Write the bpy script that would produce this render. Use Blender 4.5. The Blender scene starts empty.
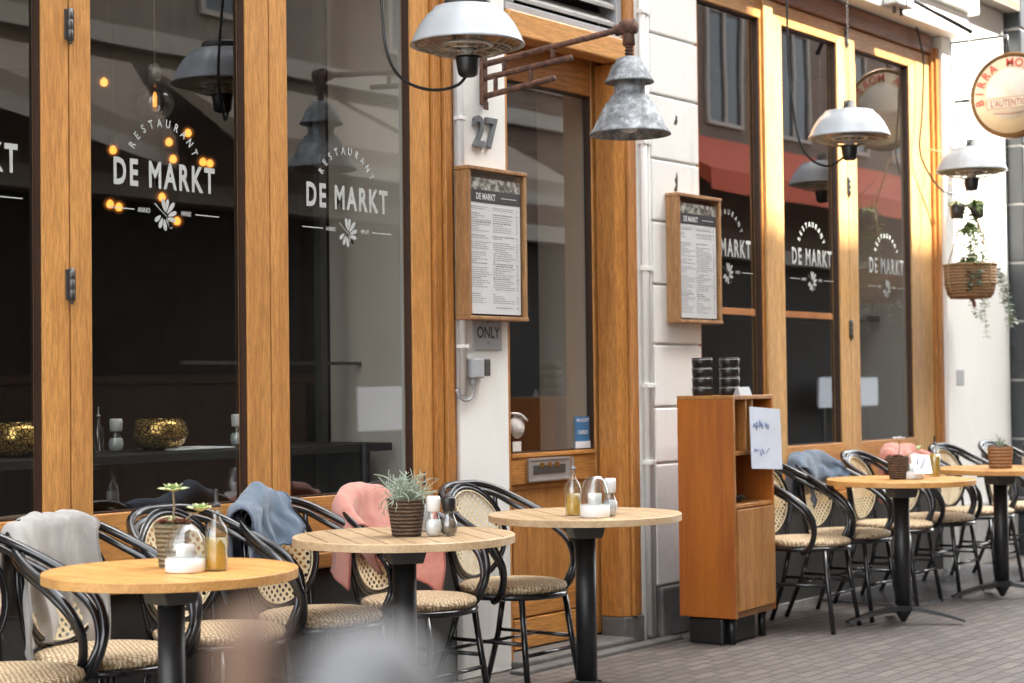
import bpy, bmesh, math, random
from mathutils import Vector, Matrix, noise
PI=math.pi; rad=math.radians
random.seed(7)
sc=bpy.context.scene; col=sc.collection
# ------------------------------------------------------------------ materials
MATS={}
class NT:
    def __init__(s,name):
        s.m=bpy.data.materials.new(name); s.m.use_nodes=True; s.t=s.m.node_tree; s.n=s.t.nodes; s.n.clear()
        s.out=s.n.new('ShaderNodeOutputMaterial')
    def a(s,typ,ins=None,**kw):
        n=s.n.new('ShaderNode'+typ)
        for k,v in kw.items(): setattr(n,k,v)
        for k,v in (ins or {}).items():
            sock=n.inputs[k]
            if isinstance(v,bpy.types.NodeSocket): s.t.links.new(v,sock)
            else: sock.default_value=v
        return n
    def ramp(s,fac,stops):
        r=s.a('ValToRGB',{'Fac':fac}); e=r.color_ramp.elements
        while len(e)<len(stops): e.new(.5)
        for i,(p,c) in enumerate(stops): e[i].position=p; e[i].color=tuple(c)+(1,) if len(c)==3 else c
        return r.outputs[0]
    def mix(s,f,a,b,t='MIX'):
        n=s.a('Mix',data_type='RGBA',blend_type=t)
        for k,v in ((0,f),(6,a),(7,b)):
            if isinstance(v,bpy.types.NodeSocket): s.t.links.new(v,n.inputs[k])
            else: n.inputs[k].default_value=v if k==0 else (tuple(v)+(1,))[:4]
        return n.outputs[2]
    def coord(s,scale=(1,1,1),rot=(0,0,0),rnd=False):
        tc=s.a('TexCoord'); v=tc.outputs['Object']
        if rnd:
            oi=s.a('ObjectInfo'); mu=s.a('VectorMath',{0:oi.outputs['Location'],1:(3.1,5.7,1.3)},operation='MULTIPLY')
            v=s.a('VectorMath',{0:v,1:mu.outputs[0]},operation='ADD').outputs[0]
        return s.a('Mapping',{'Vector':v,'Scale':scale,'Rotation':rot}).outputs[0]
    def noise(s,vec,scale=5,detail=4,rough=.55,dist=0):
        return s.a('TexNoise',{'Vector':vec,'Scale':scale,'Detail':detail,'Roughness':rough,'Distortion':dist}).outputs[0]
    def bump(s,h,st=.3,dist=.01):
        return s.a('Bump',{'Height':h,'Strength':st,'Distance':dist}).outputs[0]
    def done(s,color,rough=.5,metal=0,bump=None,**kw):
        p=s.a('BsdfPrincipled',{'Base Color':color if isinstance(color,bpy.types.NodeSocket) else tuple(color)+(1,),'Roughness':rough,'Metallic':metal})
        for k,v in kw.items():
            k=k.replace('_',' ')
            if isinstance(v,bpy.types.NodeSocket): s.t.links.new(v,p.inputs[k])
            else: p.inputs[k].default_value=v
        if bump is not None: s.t.links.new(bump,p.inputs['Normal'])
        s.t.links.new(p.outputs[0],s.out.inputs[0]); s.p=p; return s.m
def plain(name,c,rough=.5,metal=0,var=.12,nscale=20,bump=.05,**kw):
    t=NT(name); v=t.coord(); n=t.noise(v,nscale,4); n2=t.noise(v,nscale*.13,3)
    d=tuple(x*(1-var) for x in c); l=tuple(min(1,x*(1+var)) for x in c)
    m=t.a('Math',{0:n,1:n2},operation='ADD').outputs[0]; m=t.a('Math',{0:m,1:.5},operation='MULTIPLY').outputs[0]
    cc=t.ramp(m,[(.35,d),(.65,l)])
    rr=t.a('MapRange',{0:n2,1:.3,2:.7,3:rough*.85,4:min(1,rough*1.15)}).outputs[0]
    return t.done(cc,rr,metal,t.bump(n,bump,.003),**kw)
def wood(name,base,dark,axis='z',rough=.38,scale=1,knots=.5,rnd=False,coat=.15,wear=None,fine=1):
    t=NT(name)
    sx={'z':(1,1,.07),'x':(.07,1,1),'y':(1,.07,1)}[axis]
    v=t.coord(tuple(q*scale for q in sx),rnd=rnd)
    fib=t.noise(v,190,6,.7); wide=t.noise(v,9,5,.6,1.2); ring=t.noise(v,24,3,.5,2.5)
    a=t.ramp(wide,[(.3,dark),(.62,base)])
    l=tuple(min(1,x*1.18) for x in base)
    b=t.mix(t.ramp(ring,[(.45,(0,0,0)),(.7,(.5,)*3)]),a,l)
    dk=tuple(x*.55 for x in dark)
    c=t.mix(t.ramp(fib,[(.42,(.55*fine,)*3),(.56,(0,0,0))]),b,dk)
    if wear:
        tc=t.coord(); w=t.noise(tc,3,6,.7); c=t.mix(t.ramp(w,[(.62,(0,0,0)),(.75,(.45,)*3)]),c,wear)
    oi=t.a('ObjectInfo'); k=t.a('MapRange',{0:oi.outputs['Random'],1:0,2:1,3:.84,4:1.12}).outputs[0]
    kn=t.noise(t.coord((1.6,1.6,.5) if axis=='z' else (.5,1.6,1.6),rnd=True),4,3,.5,.6)
    c=t.mix(t.ramp(kn,[(.60,(0,0,0)),(.72,(.45,)*3)]),c,tuple(x*.72 for x in dark))
    cb=t.a('CombineXYZ',{0:k,1:k,2:k}).outputs[0]; c=t.mix(1.0,c,cb,'MULTIPLY')
    r=t.a('MapRange',{0:wide,1:.3,2:.7,3:rough*1.2,4:rough*.8}).outputs[0]
    return t.done(c,r,0,t.bump(fib,.12,.002),Coat_Weight=coat,Coat_Roughness=.25)
def paint(name,c,rough=.55,dirt=(.35,.33,.3),amt=.5,low=True):
    t=NT(name); v=t.coord(); n=t.noise(v,2.2,7,.65); f=t.noise(v,60,4); st=t.noise(t.coord((6,6,.5)),3,5,.6)
    cc=t.mix(t.ramp(n,[(.5,(0,0,0)),(.75,(amt*.5,)*3)]),c,tuple(x*.78 for x in c))
    cc=t.mix(t.ramp(st,[(.6,(0,0,0)),(.8,(amt*.35,)*3)]),cc,dirt)
    sp=t.noise(v,14,6,.75); cc=t.mix(t.ramp(sp,[(.71,(0,0,0)),(.74,(amt,)*3)]),cc,dirt)
    if low:
        z=t.a('SeparateXYZ',{0:t.a('TexCoord').outputs['Object']}).outputs[2]
        zz=t.a('Math',{0:z,1:t.a('Math',{0:n,1:1.1},operation='MULTIPLY').outputs[0]},operation='SUBTRACT').outputs[0]
        k=t.a('MapRange',{0:zz,1:-.35,2:.1,3:.55*amt,4:0}).outputs[0]; cc=t.mix(k,cc,dirt)
    return t.done(cc,rough,0,t.bump(t.a('Math',{0:f,1:n},operation='ADD').outputs[0],.18,.004))
M={}
OAK=(.66,.33,.105); OAKD=(.50,.22,.06)
M['woodz']=wood('oak_upright',OAK,OAKD,'z',wear=(.36,.22,.12))
M['woodx']=wood('oak_rail',OAK,OAKD,'x')
M['woodzd']=wood('oak_old_frame',(.56,.245,.06),(.33,.12,.026),'z')
M['woodzl']=wood('oak_pale_post',(.70,.43,.18),(.56,.30,.10),'z')
M['beam']=wood('stained_beam',(.25,.085,.03),(.13,.042,.015),'x')
M['bead']=plain('shaded_glazing_bead',(.045,.02,.011),.45,var=.2)  # dark stain and gasket, with the reveal's shade put into the colour
M['door']=wood('oak_door',(.60,.29,.085),(.40,.16,.042),'z',wear=(.28,.15,.07))
M['doorx']=wood('oak_door_rail',(.62,.29,.08),(.34,.13,.03),'x',wear=(.3,.17,.08),scale=.8)
M['top']=wood('teak_table',(.66,.35,.11),(.47,.21,.055),'y',rough=.5,rnd=True,coat=.05,fine=.6)
M['topp']=wood('pale_teak_table',(.60,.43,.26),(.46,.30,.16),'y',rough=.5,rnd=True,coat=.05,fine=.6)
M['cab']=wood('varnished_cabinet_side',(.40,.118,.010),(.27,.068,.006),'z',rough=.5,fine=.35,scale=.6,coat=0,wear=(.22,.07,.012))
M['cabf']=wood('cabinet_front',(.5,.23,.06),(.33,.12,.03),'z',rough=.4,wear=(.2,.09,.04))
M['menuw']=wood('menu_box_wood',(.5,.27,.105),(.28,.125,.045),'z',rough=.6)
M['white']=paint('white_plaster',(.82,.82,.80),amt=.75)
M['whitel']=paint('white_render',(.82,.82,.80),amt=.6,low=False)
M['pipe']=plain('painted_pipe',(.62,.62,.62),.4,var=.06)
M['stone']=plain('grey_stone',(.12,.115,.11),.7,var=.35,nscale=14,bump=.4)
M['plinth']=plain('dark_plinth',(.05,.046,.042),.5,var=.3,nscale=8,bump=.2)
M['sill']=plain('pale_sill',(.32,.31,.3),.7,var=.2,nscale=15,bump=.3)
M['black']=plain('black_tube',(.008,.008,.01),.22,var=.3,nscale=30,bump=.02,Coat_Weight=.5,Coat_Roughness=.12)
M['blackm']=plain('black_powder_coat',(.014,.0145,.016),.42,var=.2,nscale=40,bump=.05)
M['plastic']=plain('black_plastic',(.013,.013,.014),.35,bump=.02)
M['grey']=plain('grey_casting',(.10,.098,.095),.45,.5,var=.15)
M['galv']=plain('grey_plastic',(.36,.37,.39),.45,var=.06)
M['steel']=plain('steel',(.38,.37,.36),.35,.4,var=.1)
M['brass']=plain('aged_brass',(.5,.36,.12),.35,1,var=.2)
M['heater']=plain('heater_enamel',(.40,.43,.46),.32,0,var=.05,nscale=6,bump=.02,Coat_Weight=.3)
M['heatin']=plain('heater_reflector',(.34,.27,.2),.3,.9,var=.25)
M['grille']=plain('heater_grille',(.55,.5,.42),.3,1,var=.2)
M['salt']=plain('salt',(.8,.8,.8),.8); M['pepper']=plain('peppercorns',(.16,.12,.09),.8,var=.7,nscale=300,bump=.6)
M['whitep']=plain('white_ceramic',(.78,.78,.77),.3,var=.04,bump=.01)
M['paper']=plain('paper',(.86,.88,.91),.75,var=.04,bump=.01)
M['sheet']=plain('blue_white_sheet',(.58,.63,.73),.7,var=.08,nscale=8)
M['ink']=plain('ink',(.06,.06,.07),.7,var=.1); M['inkl']=plain('pale_ink',(.27,.27,.3),.7,var=.1)
M['letter']=plain('white_lettering',(.43,.45,.44),.6,var=.06)
M['digit']=plain('grey_digit',(.16,.17,.18),.5,.3,var=.2)
M['blue']=plain('blue_print',(.05,.2,.42),.4,var=.1)
M['bluetext']=plain('blue_marker',(.28,.34,.55),.6,var=.1)
M['red']=plain('red_print',(.55,.06,.04),.5,var=.1)
M['cream']=plain('cream_sign',(.60,.50,.34),.4,var=.06,nscale=5)
M['creamw']=plain('sign_white',(.62,.58,.50),.4,var=.05)
M['gold']=plain('sign_rim',(.12,.06,.02),.4,.6,var=.2)
M['green']=plain('leaf_green',(.16,.25,.07),.5,var=.4,nscale=40)
M['palegreen']=plain('pale_leaf',(.50,.58,.30),.55,var=.25,nscale=40)
M['silver_green']=plain('silver_leaf',(.36,.42,.33),.6,var=.2,nscale=60)
M['redleaf']=plain('red_succulent',(.26,.10,.07),.5,var=.4,nscale=60)
M['twig']=plain('dry_stem',(.30,.22,.12),.7,var=.3)
M['soil']=plain('soil',(.05,.035,.025),.9,var=.4,nscale=60,bump=.5)
M['wax']=plain('candle_wax',(.8,.78,.74),.4,var=.03,Subsurface_Weight=.2)
M['wall_in']=plain('grey_beige_curtain',(.74,.66,.58),.85,var=.06,nscale=3)
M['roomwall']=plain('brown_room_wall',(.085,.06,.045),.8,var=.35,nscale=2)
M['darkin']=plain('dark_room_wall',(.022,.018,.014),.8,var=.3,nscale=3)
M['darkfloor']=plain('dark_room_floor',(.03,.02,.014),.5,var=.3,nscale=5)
M['shelf']=plain('shelf_wood',(.14,.055,.022),.4,var=.2)
M['rope']=plain('jute_rope',(.45,.33,.18),.85,var=.2,nscale=80,bump=.3)
M['terracotta']=plain('terracotta',(.35,.13,.07),.7)
M['bollardgrey']=plain('bollard_grey_paint',(.15,.15,.152),.45,var=.06,nscale=6)
M['bollardbrown']=plain('bollard_brown_band',(.22,.125,.08),.5,var=.08,nscale=6)
M['awning']=plain('beige_awning_cloth',(.33,.27,.21),.85,var=.08,nscale=2)
M['awnings']=plain('pale_stone_band',(.42,.38,.33),.8,var=.05)
M['render']=plain('grey_brown_render',(.25,.205,.165),.85,var=.2,nscale=2)
M['redawn']=plain('red_awning_cloth',(.50,.09,.045),.8,var=.08,nscale=2)
M['dirtmark']=plain('scrape_mark',(.07,.06,.05),.9,var=.5,nscale=90)
def fab(name,c,d):
    t=NT(name); v=t.coord(); w=t.noise(v,240,3,.8); n=t.noise(v,12,5,.6)
    cc=t.mix(t.ramp(n,[(.35,(0,0,0)),(.65,(1,1,1))]),d,c)
    cc=t.mix(t.ramp(w,[(.4,(.35,)*3),(.6,(0,0,0))]),cc,tuple(x*.72 for x in c))
    return t.done(cc,.95,0,t.bump(w,.9,.004),Sheen_Weight=.4,Sheen_Roughness=.5)
M['bl_grey']=fab('grey_fleece',(.44,.425,.405),(.35,.335,.32))
M['bl_blue']=fab('blue_fleece',(.135,.19,.265),(.09,.13,.19))
M['bl_pink']=fab('coral_fleece',(.74,.33,.26),(.62,.22,.17))
M['bl_grey_hem']=fab('grey_hem',(.30,.28,.26),(.24,.22,.20)); M['bl_blue_hem']=fab('blue_hem',(.09,.13,.19),(.06,.09,.14)); M['bl_pink_hem']=fab('coral_hem',(.55,.17,.13),(.42,.12,.09))
M['bl_maroon']=fab('maroon_lining',(.20,.02,.02),(.13,.015,.015))
def cane():
    t=NT('woven_cane'); v=t.coord((1,0.0,1),(0,rad(45),0)); vo=t.a('TexVoronoi',{'Vector':v,'Scale':46,'Randomness':0.0},voronoi_dimensions='3D')
    n=t.noise(t.coord(),9,4); c=t.ramp(n,[(.35,(.66,.52,.31)),(.65,(.82,.71,.50))])
    # hole mask: small cell distance
    hole=t.a('Math',{0:vo.outputs['Distance'],1:.31},operation='LESS_THAN').outputs[0]
    w=t.noise(t.coord(),260,2)
    m=t.done(c,.55,0,t.bump(w,.3,.002))
    tr=t.a('BsdfTransparent'); mx=t.a('MixShader',{0:hole,1:t.p.outputs[0],2:tr.outputs[0]}); t.t.links.new(mx.outputs[0],t.out.inputs[0]); return t.m
M['cane']=cane()
def weave():
    t=NT('woven_wicker_seat'); v=t.coord(rnd=True)
    a=t.a('TexWave',{'Vector':t.a('Mapping',{'Vector':v,'Rotation':(0,0,rad(40))}).outputs[0],'Scale':21,'Distortion':4,'Detail':1,'Detail Scale':3}).outputs[1]
    b=t.a('TexWave',{'Vector':t.a('Mapping',{'Vector':v,'Rotation':(0,0,rad(-42))}).outputs[0],'Scale':21,'Distortion':4,'Detail':1,'Detail Scale':3}).outputs[1]
    m=t.a('Math',{0:a,1:b},operation='MULTIPLY').outputs[0]; n=t.noise(v,180,3,.6)
    c=t.ramp(m,[(0.02,(.32,.20,.10)),(.18,(.72,.56,.36)),(.7,(.90,.76,.53))])
    c=t.mix(t.ramp(n,[(.5,(0,0,0)),(.66,(.5,)*3)]),c,(.36,.23,.11))
    return t.done(c,.6,0,t.bump(m,.7,.006))
M['seat']=weave()
def wicker(name,c,d,s=60):
    t=NT(name); v=t.coord(rnd=True)
    a=t.a('TexWave',{'Vector':v,'Scale':s,'Distortion':1.2,'Detail':2,'Detail Scale':2},bands_direction='Z').outputs[1]; n=t.noise(t.coord((1,1,3)),50,4)
    cc=t.ramp(a,[(.1,d),(.7,c)]); cc=t.mix(t.ramp(n,[(.4,(.6,)*3),(.6,(0,0,0))]),cc,d)
    return t.done(cc,.8,0,t.bump(a,.9,.006))
M['wicker']=wicker('dark_wicker',(.20,.125,.08),(.03,.018,.012),25)
M['wickerb']=wicker('basket_wicker',(.46,.28,.15),(.22,.12,.06),16)
M['ribpot']=wicker('ribbed_olive_pot',(.30,.25,.16),(.12,.095,.05),24)
def glass_pane():
    t=NT('window_glass'); fr=t.a('LayerWeight',{'Blend':.5})
    n=t.noise(t.coord((.6,.6,.6)),1.2,2)
    bp=t.bump(n,.05,.02)
    g=t.a('BsdfGlossy',{'Roughness':.0,'Color':(.95,.97,1,1),'Normal':bp}); tr=t.a('BsdfTransparent',{'Color':(.90,.92,.90,1)})
    f=t.a('Math',{0:t.a('Math',{0:fr.outputs['Facing'],1:4.},operation='POWER').outputs[0],1:.85,2:.155},operation='MULTIPLY_ADD'); f.use_clamp=True
    mx=t.a('MixShader',{0:f.outputs[0],1:tr.outputs[0],2:g.outputs[0]}); t.t.links.new(mx.outputs[0],t.out.inputs[0]); return t.m
M['pane']=glass_pane()
def thin(name,c=(.93,.95,.95),base=.15):
    t=NT(name); fr=t.a('LayerWeight',{'Blend':.5}); g=t.a('BsdfGlossy',{'Roughness':.08}); tr=t.a('BsdfTransparent',{'Color':c+(1,)})
    f=t.a('Math',{0:t.a('Math',{0:fr.outputs['Facing'],1:3.5},operation='POWER').outputs[0],1:1.,2:base},operation='MULTIPLY_ADD'); f.use_clamp=True
    mx=t.a('MixShader',{0:f.outputs[0],1:tr.outputs[0],2:g.outputs[0]}); t.t.links.new(mx.outputs[0],t.out.inputs[0]); return t.m
M['clear']=thin('clear_glass')
M['clear2']=thin('box_glass',(.98,.99,.99),base=.03)
def oilm():
    t=NT('golden_oil'); m=t.done((.80,.50,.05),.08,0,None,IOR=1.4,Transmission_Weight=.55,Coat_Weight=.5); return m
M['oil']=oilm()
def emit(name,c,s):
    t=NT(name); e=t.a('Emission',{'Color':c+(1,),'Strength':s}); t.t.links.new(e.outputs[0],t.out.inputs[0]); return t.m
M['bulb']=emit('warm_bulb',(1,.31,.05),.27)
def halo():  # glow around a bulb, painted as an emissive transparent sphere
    t=NT('bulb_glow_halo'); lw=t.a('LayerWeight',{'Blend':.5}); k=t.a('Math',{0:1.0,1:lw.outputs['Facing']},operation='SUBTRACT').outputs[0]; k=t.a('Math',{0:k,1:5.},operation='POWER').outputs[0]; k=t.a('Math',{0:k,1:.035},operation='MULTIPLY').outputs[0]
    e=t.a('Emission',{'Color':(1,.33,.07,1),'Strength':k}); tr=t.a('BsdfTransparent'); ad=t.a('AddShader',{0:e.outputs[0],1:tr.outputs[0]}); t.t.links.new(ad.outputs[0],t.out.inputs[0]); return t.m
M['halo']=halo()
def zinc():
    t=NT('weathered_zinc'); v=t.coord(); n=t.noise(v,22,8,.72); b=t.noise(v,5,3)
    c=t.ramp(n,[(.36,(.10,.105,.11)),(.52,(.22,.235,.25)),(.66,(.47,.50,.53))]); return t.done(c,.6,.35,t.bump(n,.25,.003))
M['zinc']=zinc()
def rust():
    t=NT('rusty_iron'); v=t.coord(); n=t.noise(v,30,6,.7)
    c=t.ramp(n,[(.36,(.05,.03,.026)),(.52,(.13,.065,.045)),(.68,(.24,.115,.065))]); return t.done(c,.8,.2,t.bump(n,.4,.003))
M['rust']=rust()
def mosaic():
    t=NT('gold_mosaic'); v=t.coord(); vo=t.a('TexVoronoi',{'Vector':v,'Scale':60},feature='DISTANCE_TO_EDGE').outputs[0]
    c=t.ramp(vo,[(.04,(.02,.012,.004)),(.12,(.75,.47,.14))]); return t.done(c,.2,.7,t.bump(vo,.4,.004))
M['mosaic']=mosaic()
def pavers():
    t=NT('clinker_pavers'); v=t.coord((1,1,1),(0,0,0))
    wob=t.noise(t.coord(),1.3,3); vv=t.a('VectorMath',{0:v,1:t.a('VectorMath',{0:t.a('TexNoise',{'Vector':t.coord(),'Scale':7,'Detail':2}).outputs[1],'Scale':.034},operation='SCALE').outputs[0]},operation='ADD').outputs[0]
    br=t.a('TexBrick',{'Vector':vv,'Color1':(.085,.071,.062,1),'Color2':(.18,.152,.132,1),'Mortar':(.042,.036,.032,1),'Scale':1,'Mortar Size':.0065,'Mortar Smooth':.6,'Bias':-.1,'Brick Width':.19,'Row Height':.07})
    n=t.noise(t.coord(),45,6,.7); big=t.noise(t.coord(),.8,5,.6); gr=t.noise(t.coord(),160,3,.7)
    c=t.mix(t.ramp(n,[(.4,(.5,)*3),(.62,(0,0,0))]),br.outputs[0],(.075,.063,.062))
    c=t.mix(t.ramp(big,[(.4,(0,0,0)),(.7,(.35,)*3)]),c,(.19,.17,.16))
    c=t.mix(t.ramp(gr,[(.62,(0,0,0)),(.72,(.5,)*3)]),c,(.30,.28,.27))
    h=t.mix(br.outputs[1],(1,1,1),(0,0,0)); h2=t.a('Math',{0:h,1:t.a('Math',{0:n,1:.45},operation='MULTIPLY').outputs[0]},operation='ADD').outputs[0]
    r=t.a('MapRange',{0:big,1:.3,2:.7,3:.45,4:.75}).outputs[0]
    return t.done(c,r,0,t.bump(h2,.9,.008))
M['pavers']=pavers()
M['slab']=plain('smooth_grey_slab',(.10,.10,.105),.28,var=.25,nscale=5,bump=.08)
def brickwall():
    t=NT('brown_brick'); tc=t.a('TexCoord').outputs['Object']; v=t.a('Mapping',{'Vector':tc,'Rotation':(rad(90),0,0)}).outputs[0]
    br=t.a('TexBrick',{'Vector':v,'Color1':(.13,.08,.055,1),'Color2':(.20,.125,.09,1),'Mortar':(.2,.17,.14,1),'Scale':1,'Mortar Size':.008,'Brick Width':.22,'Row Height':.065})
    return t.done(br.outputs[0],.85,0,t.bump(br.outputs[1],-.4,.006))
M['brick']=brickwall()
def photo():
    t=NT('menu_header_photo'); v=t.coord(); n=t.noise(v,40,5,.7); c=t.ramp(n,[(.38,(.05,.045,.04)),(.5,(.3,.28,.26)),(.6,(.7,.68,.62))]); return t.done(c,.5)
M['photo']=photo()
M['dglass']=plain('dark_far_glass',(.03,.035,.04),.08,0,var=.2)
M['tile']=plain('dark_glazed_tile',(.04,.045,.05),.3,var=.3,nscale=8)

# ------------------------------------------------------------------ mesh builder
class MB:
    def ring(s,x0,x1,z0,z1,gx0,gx1,gz0,gz1,y0,y1,mi=(0,0)):
        v=[]
        for y in (y0,y1): v+=[(x0,y,z0),(x1,y,z0),(x1,y,z1),(x0,y,z1),(gx0,y,gz0),(gx1,y,gz0),(gx1,y,gz1),(gx0,y,gz1)]
        for i in range(4):
            j=(i+1)%4; m=mi[1] if i%2==0 else mi[0]
            s.add(v,[],mi=m) if False else None
            o=None
        o=len(s.v)
        for p in v: s.v.append(Vector(p))
        for i in range(4):
            j=(i+1)%4; m=mi[1] if i%2==0 else mi[0]
            for f in ((i,j,4+j,4+i),(8+j,8+i,12+i,12+j),(i,8+i,8+j,j),(4+i,4+j,12+j,12+i)): s.f.append([q+o for q in f]); s.sm.append(False); s.mi.append(m)
        return s
    def __init__(s): s.v=[]; s.f=[]; s.sm=[]; s.mi=[]
    def add(s,vs,fs,smooth=False,mi=0,mx=None):
        o=len(s.v)
        for p in vs:
            p=Vector(p)
            if mx is not None: p=mx@p
            s.v.append(p)
        for f in fs: s.f.append([i+o for i in f]); s.sm.append(smooth); s.mi.append(mi)
        return s
    def box(s,a,b,mx=None,mi=0):
        x0,y0,z0=a; x1,y1,z1=b
        return s.add([(x0,y0,z0),(x1,y0,z0),(x1,y1,z0),(x0,y1,z0),(x0,y0,z1),(x1,y0,z1),(x1,y1,z1),(x0,y1,z1)],
            [(0,3,2,1),(4,5,6,7),(0,1,5,4),(1,2,6,5),(2,3,7,6),(3,0,4,7)],mx=mx,mi=mi)
    def quad(s,a,b,c,d,mi=0): return s.add([a,b,c,d],[(0,1,2,3)],mi=mi)
    def lathe(s,prof,n=32,mx=None,c=(0,0,0),smooth=True,mi=0):
        vs=[];fs=[]
        for r,z in prof:
            for k in range(n):
                a=2*PI*k/n; vs.append((c[0]+r*math.cos(a),c[1]+r*math.sin(a),c[2]+z))
        for i in range(len(prof)-1):
            for k in range(n):
                k2=(k+1)%n; fs.append((i*n+k,i*n+k2,(i+1)*n+k2,(i+1)*n+k))
        if prof[0][0]>1e-5: fs.append(tuple(range(n))[::-1])
        if prof[-1][0]>1e-5: fs.append(tuple((len(prof)-1)*n+k for k in range(n)))
        return s.add(vs,fs,smooth,mx=mx,mi=mi)
    def shell(s,prof,n=32,mx=None,c=(0,0,0),mi=0):   # open surface of revolution
        vs=[];fs=[]
        for r,z in prof:
            for k in range(n):
                a=2*PI*k/n; vs.append((c[0]+r*math.cos(a),c[1]+r*math.sin(a),c[2]+z))
        for i in range(len(prof)-1):
            for k in range(n):
                k2=(k+1)%n; fs.append((i*n+k,i*n+k2,(i+1)*n+k2,(i+1)*n+k))
        return s.add(vs,fs,True,mx=mx,mi=mi)
    def tube(s,pts,r,n=10,closed=False,smooth_n=0,mx=None,mi=0):
        P=[Vector(p) for p in pts]
        if smooth_n: P=catmull(P,smooth_n,closed)
        m=len(P); R=r if isinstance(r,(list,tuple)) else None
        vs=[];fs=[]; up=None
        for i in range(m):
            if closed: t=(P[(i+1)%m]-P[(i-1)%m])
            else: t=P[min(i+1,m-1)]-P[max(i-1,0)]
            t.normalize()
            if up is None:
                up=Vector((0,0,1)) if abs(t.z)<.9 else Vector((1,0,0))
            x=t.cross(up); 
            if x.length<1e-6: x=t.orthogonal()
            x.normalize(); y=x.cross(t); y.normalize(); up=y
            rr=r if R is None else R[0]+(R[1]-R[0])*i/(m-1)
            for k in range(n):
                a=2*PI*k/n; vs.append(P[i]+x*math.cos(a)*rr+y*math.sin(a)*rr)
        L=m if closed else m-1
        for i in range(L):
            j=(i+1)%m
            for k in range(n):
                k2=(k+1)%n; fs.append((i*n+k,i*n+k2,j*n+k2,j*n+k))
        if not closed: fs.append(tuple(range(n))); fs.append(tuple((m-1)*n+k for k in range(n))[::-1])
        return s.add(vs,fs,True,mx=mx,mi=mi)
    def prism(s,poly,y0,y1,mx=None,mi=0,axis='y'):
        n=len(poly)
        if axis=='y': vs=[(x,y0,z) for x,z in poly]+[(x,y1,z) for x,z in poly]
        elif axis=='x': vs=[(y0,x,z) for x,z in poly]+[(y1,x,z) for x,z in poly]
        else: vs=[(x,z,y0) for x,z in poly]+[(x,z,y1) for x,z in poly]
        fs=[tuple(range(n)),tuple(range(2*n-1,n-1,-1))]+[(i,i+n,(i+1)%n+n,(i+1)%n) for i in range(n)]
        return s.add(vs,fs,mx=mx,mi=mi)
    def grid(s,fn,nu,nv,smooth=True,mi=0):
        vs=[fn(i/nu,j/nv) for j in range(nv+1) for i in range(nu+1)]
        fs=[(j*(nu+1)+i,j*(nu+1)+i+1,(j+1)*(nu+1)+i+1,(j+1)*(nu+1)+i) for j in range(nv) for i in range(nu)]
        return s.add(vs,fs,smooth,mi=mi)
    def build(s,name,mat,parent=None,bevel=0,solid=0,sub=0,recalc=True,label=None,**tags):
        me=bpy.data.meshes.new(name); me.from_pydata([tuple(v) for v in s.v],[],s.f)
        for i,p in enumerate(me.polygons): p.use_smooth=s.sm[i]; p.material_index=s.mi[i]
        if recalc:
            bm=bmesh.new(); bm.from_mesh(me); bmesh.ops.recalc_face_normals(bm,faces=bm.faces); bm.to_mesh(me); bm.free()
        for m in (mat if isinstance(mat,(list,tuple)) else [mat]): me.materials.append(M[m])
        o=bpy.data.objects.new(name,me); col.objects.link(o)
        if parent is not None: o.parent=parent
        if solid:
            k=o.modifiers.new('thick','SOLIDIFY'); k.thickness=solid; k.offset=0
        if sub:
            k=o.modifiers.new('sub','SUBSURF'); k.levels=sub; k.render_levels=sub
        if bevel:
            k=o.modifiers.new('bev','BEVEL'); k.width=bevel; k.segments=2; k.limit_method='ANGLE'; k.angle_limit=rad(40)
        if label: o['label']=label
        for k,v in tags.items(): o[k]=v
        return o
def catmull(P,n,closed=False):
    out=[]; m=len(P); L=m if closed else m-1
    for i in range(L):
        if closed: a,b,c,d=P[(i-1)%m],P[i],P[(i+1)%m],P[(i+2)%m]
        else:
            b,c=P[i],P[i+1]; a=P[i-1] if i else b*2-c; d=P[i+2] if i+2<m else c*2-b
        for k in range(n):
            t=k/n; out.append(.5*((2*b)+(c-a)*t+(2*a-5*b+4*c-d)*t*t+(3*b-a-3*c+d)*t**3))
    if not closed: out.append(P[-1])
    return out
def thing(name,label,cat,loc=(0,0,0),rz=0,group=None):
    o=bpy.data.objects.new(name,None); col.objects.link(o); o.location=loc; o.rotation_euler=(0,0,rz); o.empty_display_size=.1
    o['label']=label; o['category']=cat
    if group: o['group']=group
    return o
def tag(o,label,cat,group=None):
    o['label']=label; o['category']=cat
    if group: o['group']=group
    return o
def kids(o): return [c for c in bpy.data.objects if c.parent is o]
CH={}
def dup(root,loc,rz,label,group=None):
    def cp(o,par):
        c=o.copy(); col.objects.link(c)
        if par is not None: c.parent=par
        for k in kids(o): cp(k,c)
        return c
    r=cp(root,None); r.location=loc; r.rotation_euler=(0,0,rz); r['label']=label
    if group: r['group']=group
    return r
def text_mb(mb,s,size,mx,bold=0,xs=1.0,align='CENTER',depth=0.0,space=1.0):
    cu=bpy.data.curves.new('t','FONT'); cu.body=s; cu.size=size; cu.offset=bold; cu.align_x=align; cu.extrude=depth; cu.space_character=space; cu.resolution_u=3
    o=bpy.data.objects.new('t',cu); me=bpy.data.meshes.new_from_object(o)
    # text lies in XY -> stand it in XZ facing -Y
    S=mx@Matrix(((xs,0,0,0),(0,0,1,0),(0,1,0,0),(0,0,0,1)))
    mb.add([v.co[:] for v in me.vertices],[tuple(p.vertices) for p in me.polygons],mx=S)
    bpy.data.objects.remove(o); bpy.data.curves.remove(cu); bpy.data.meshes.remove(me)
T=Matrix.Translation
def Ry(a): return Matrix.Rotation(a,4,'Y')
def Rz(a): return Matrix.Rotation(a,4,'Z')
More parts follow.
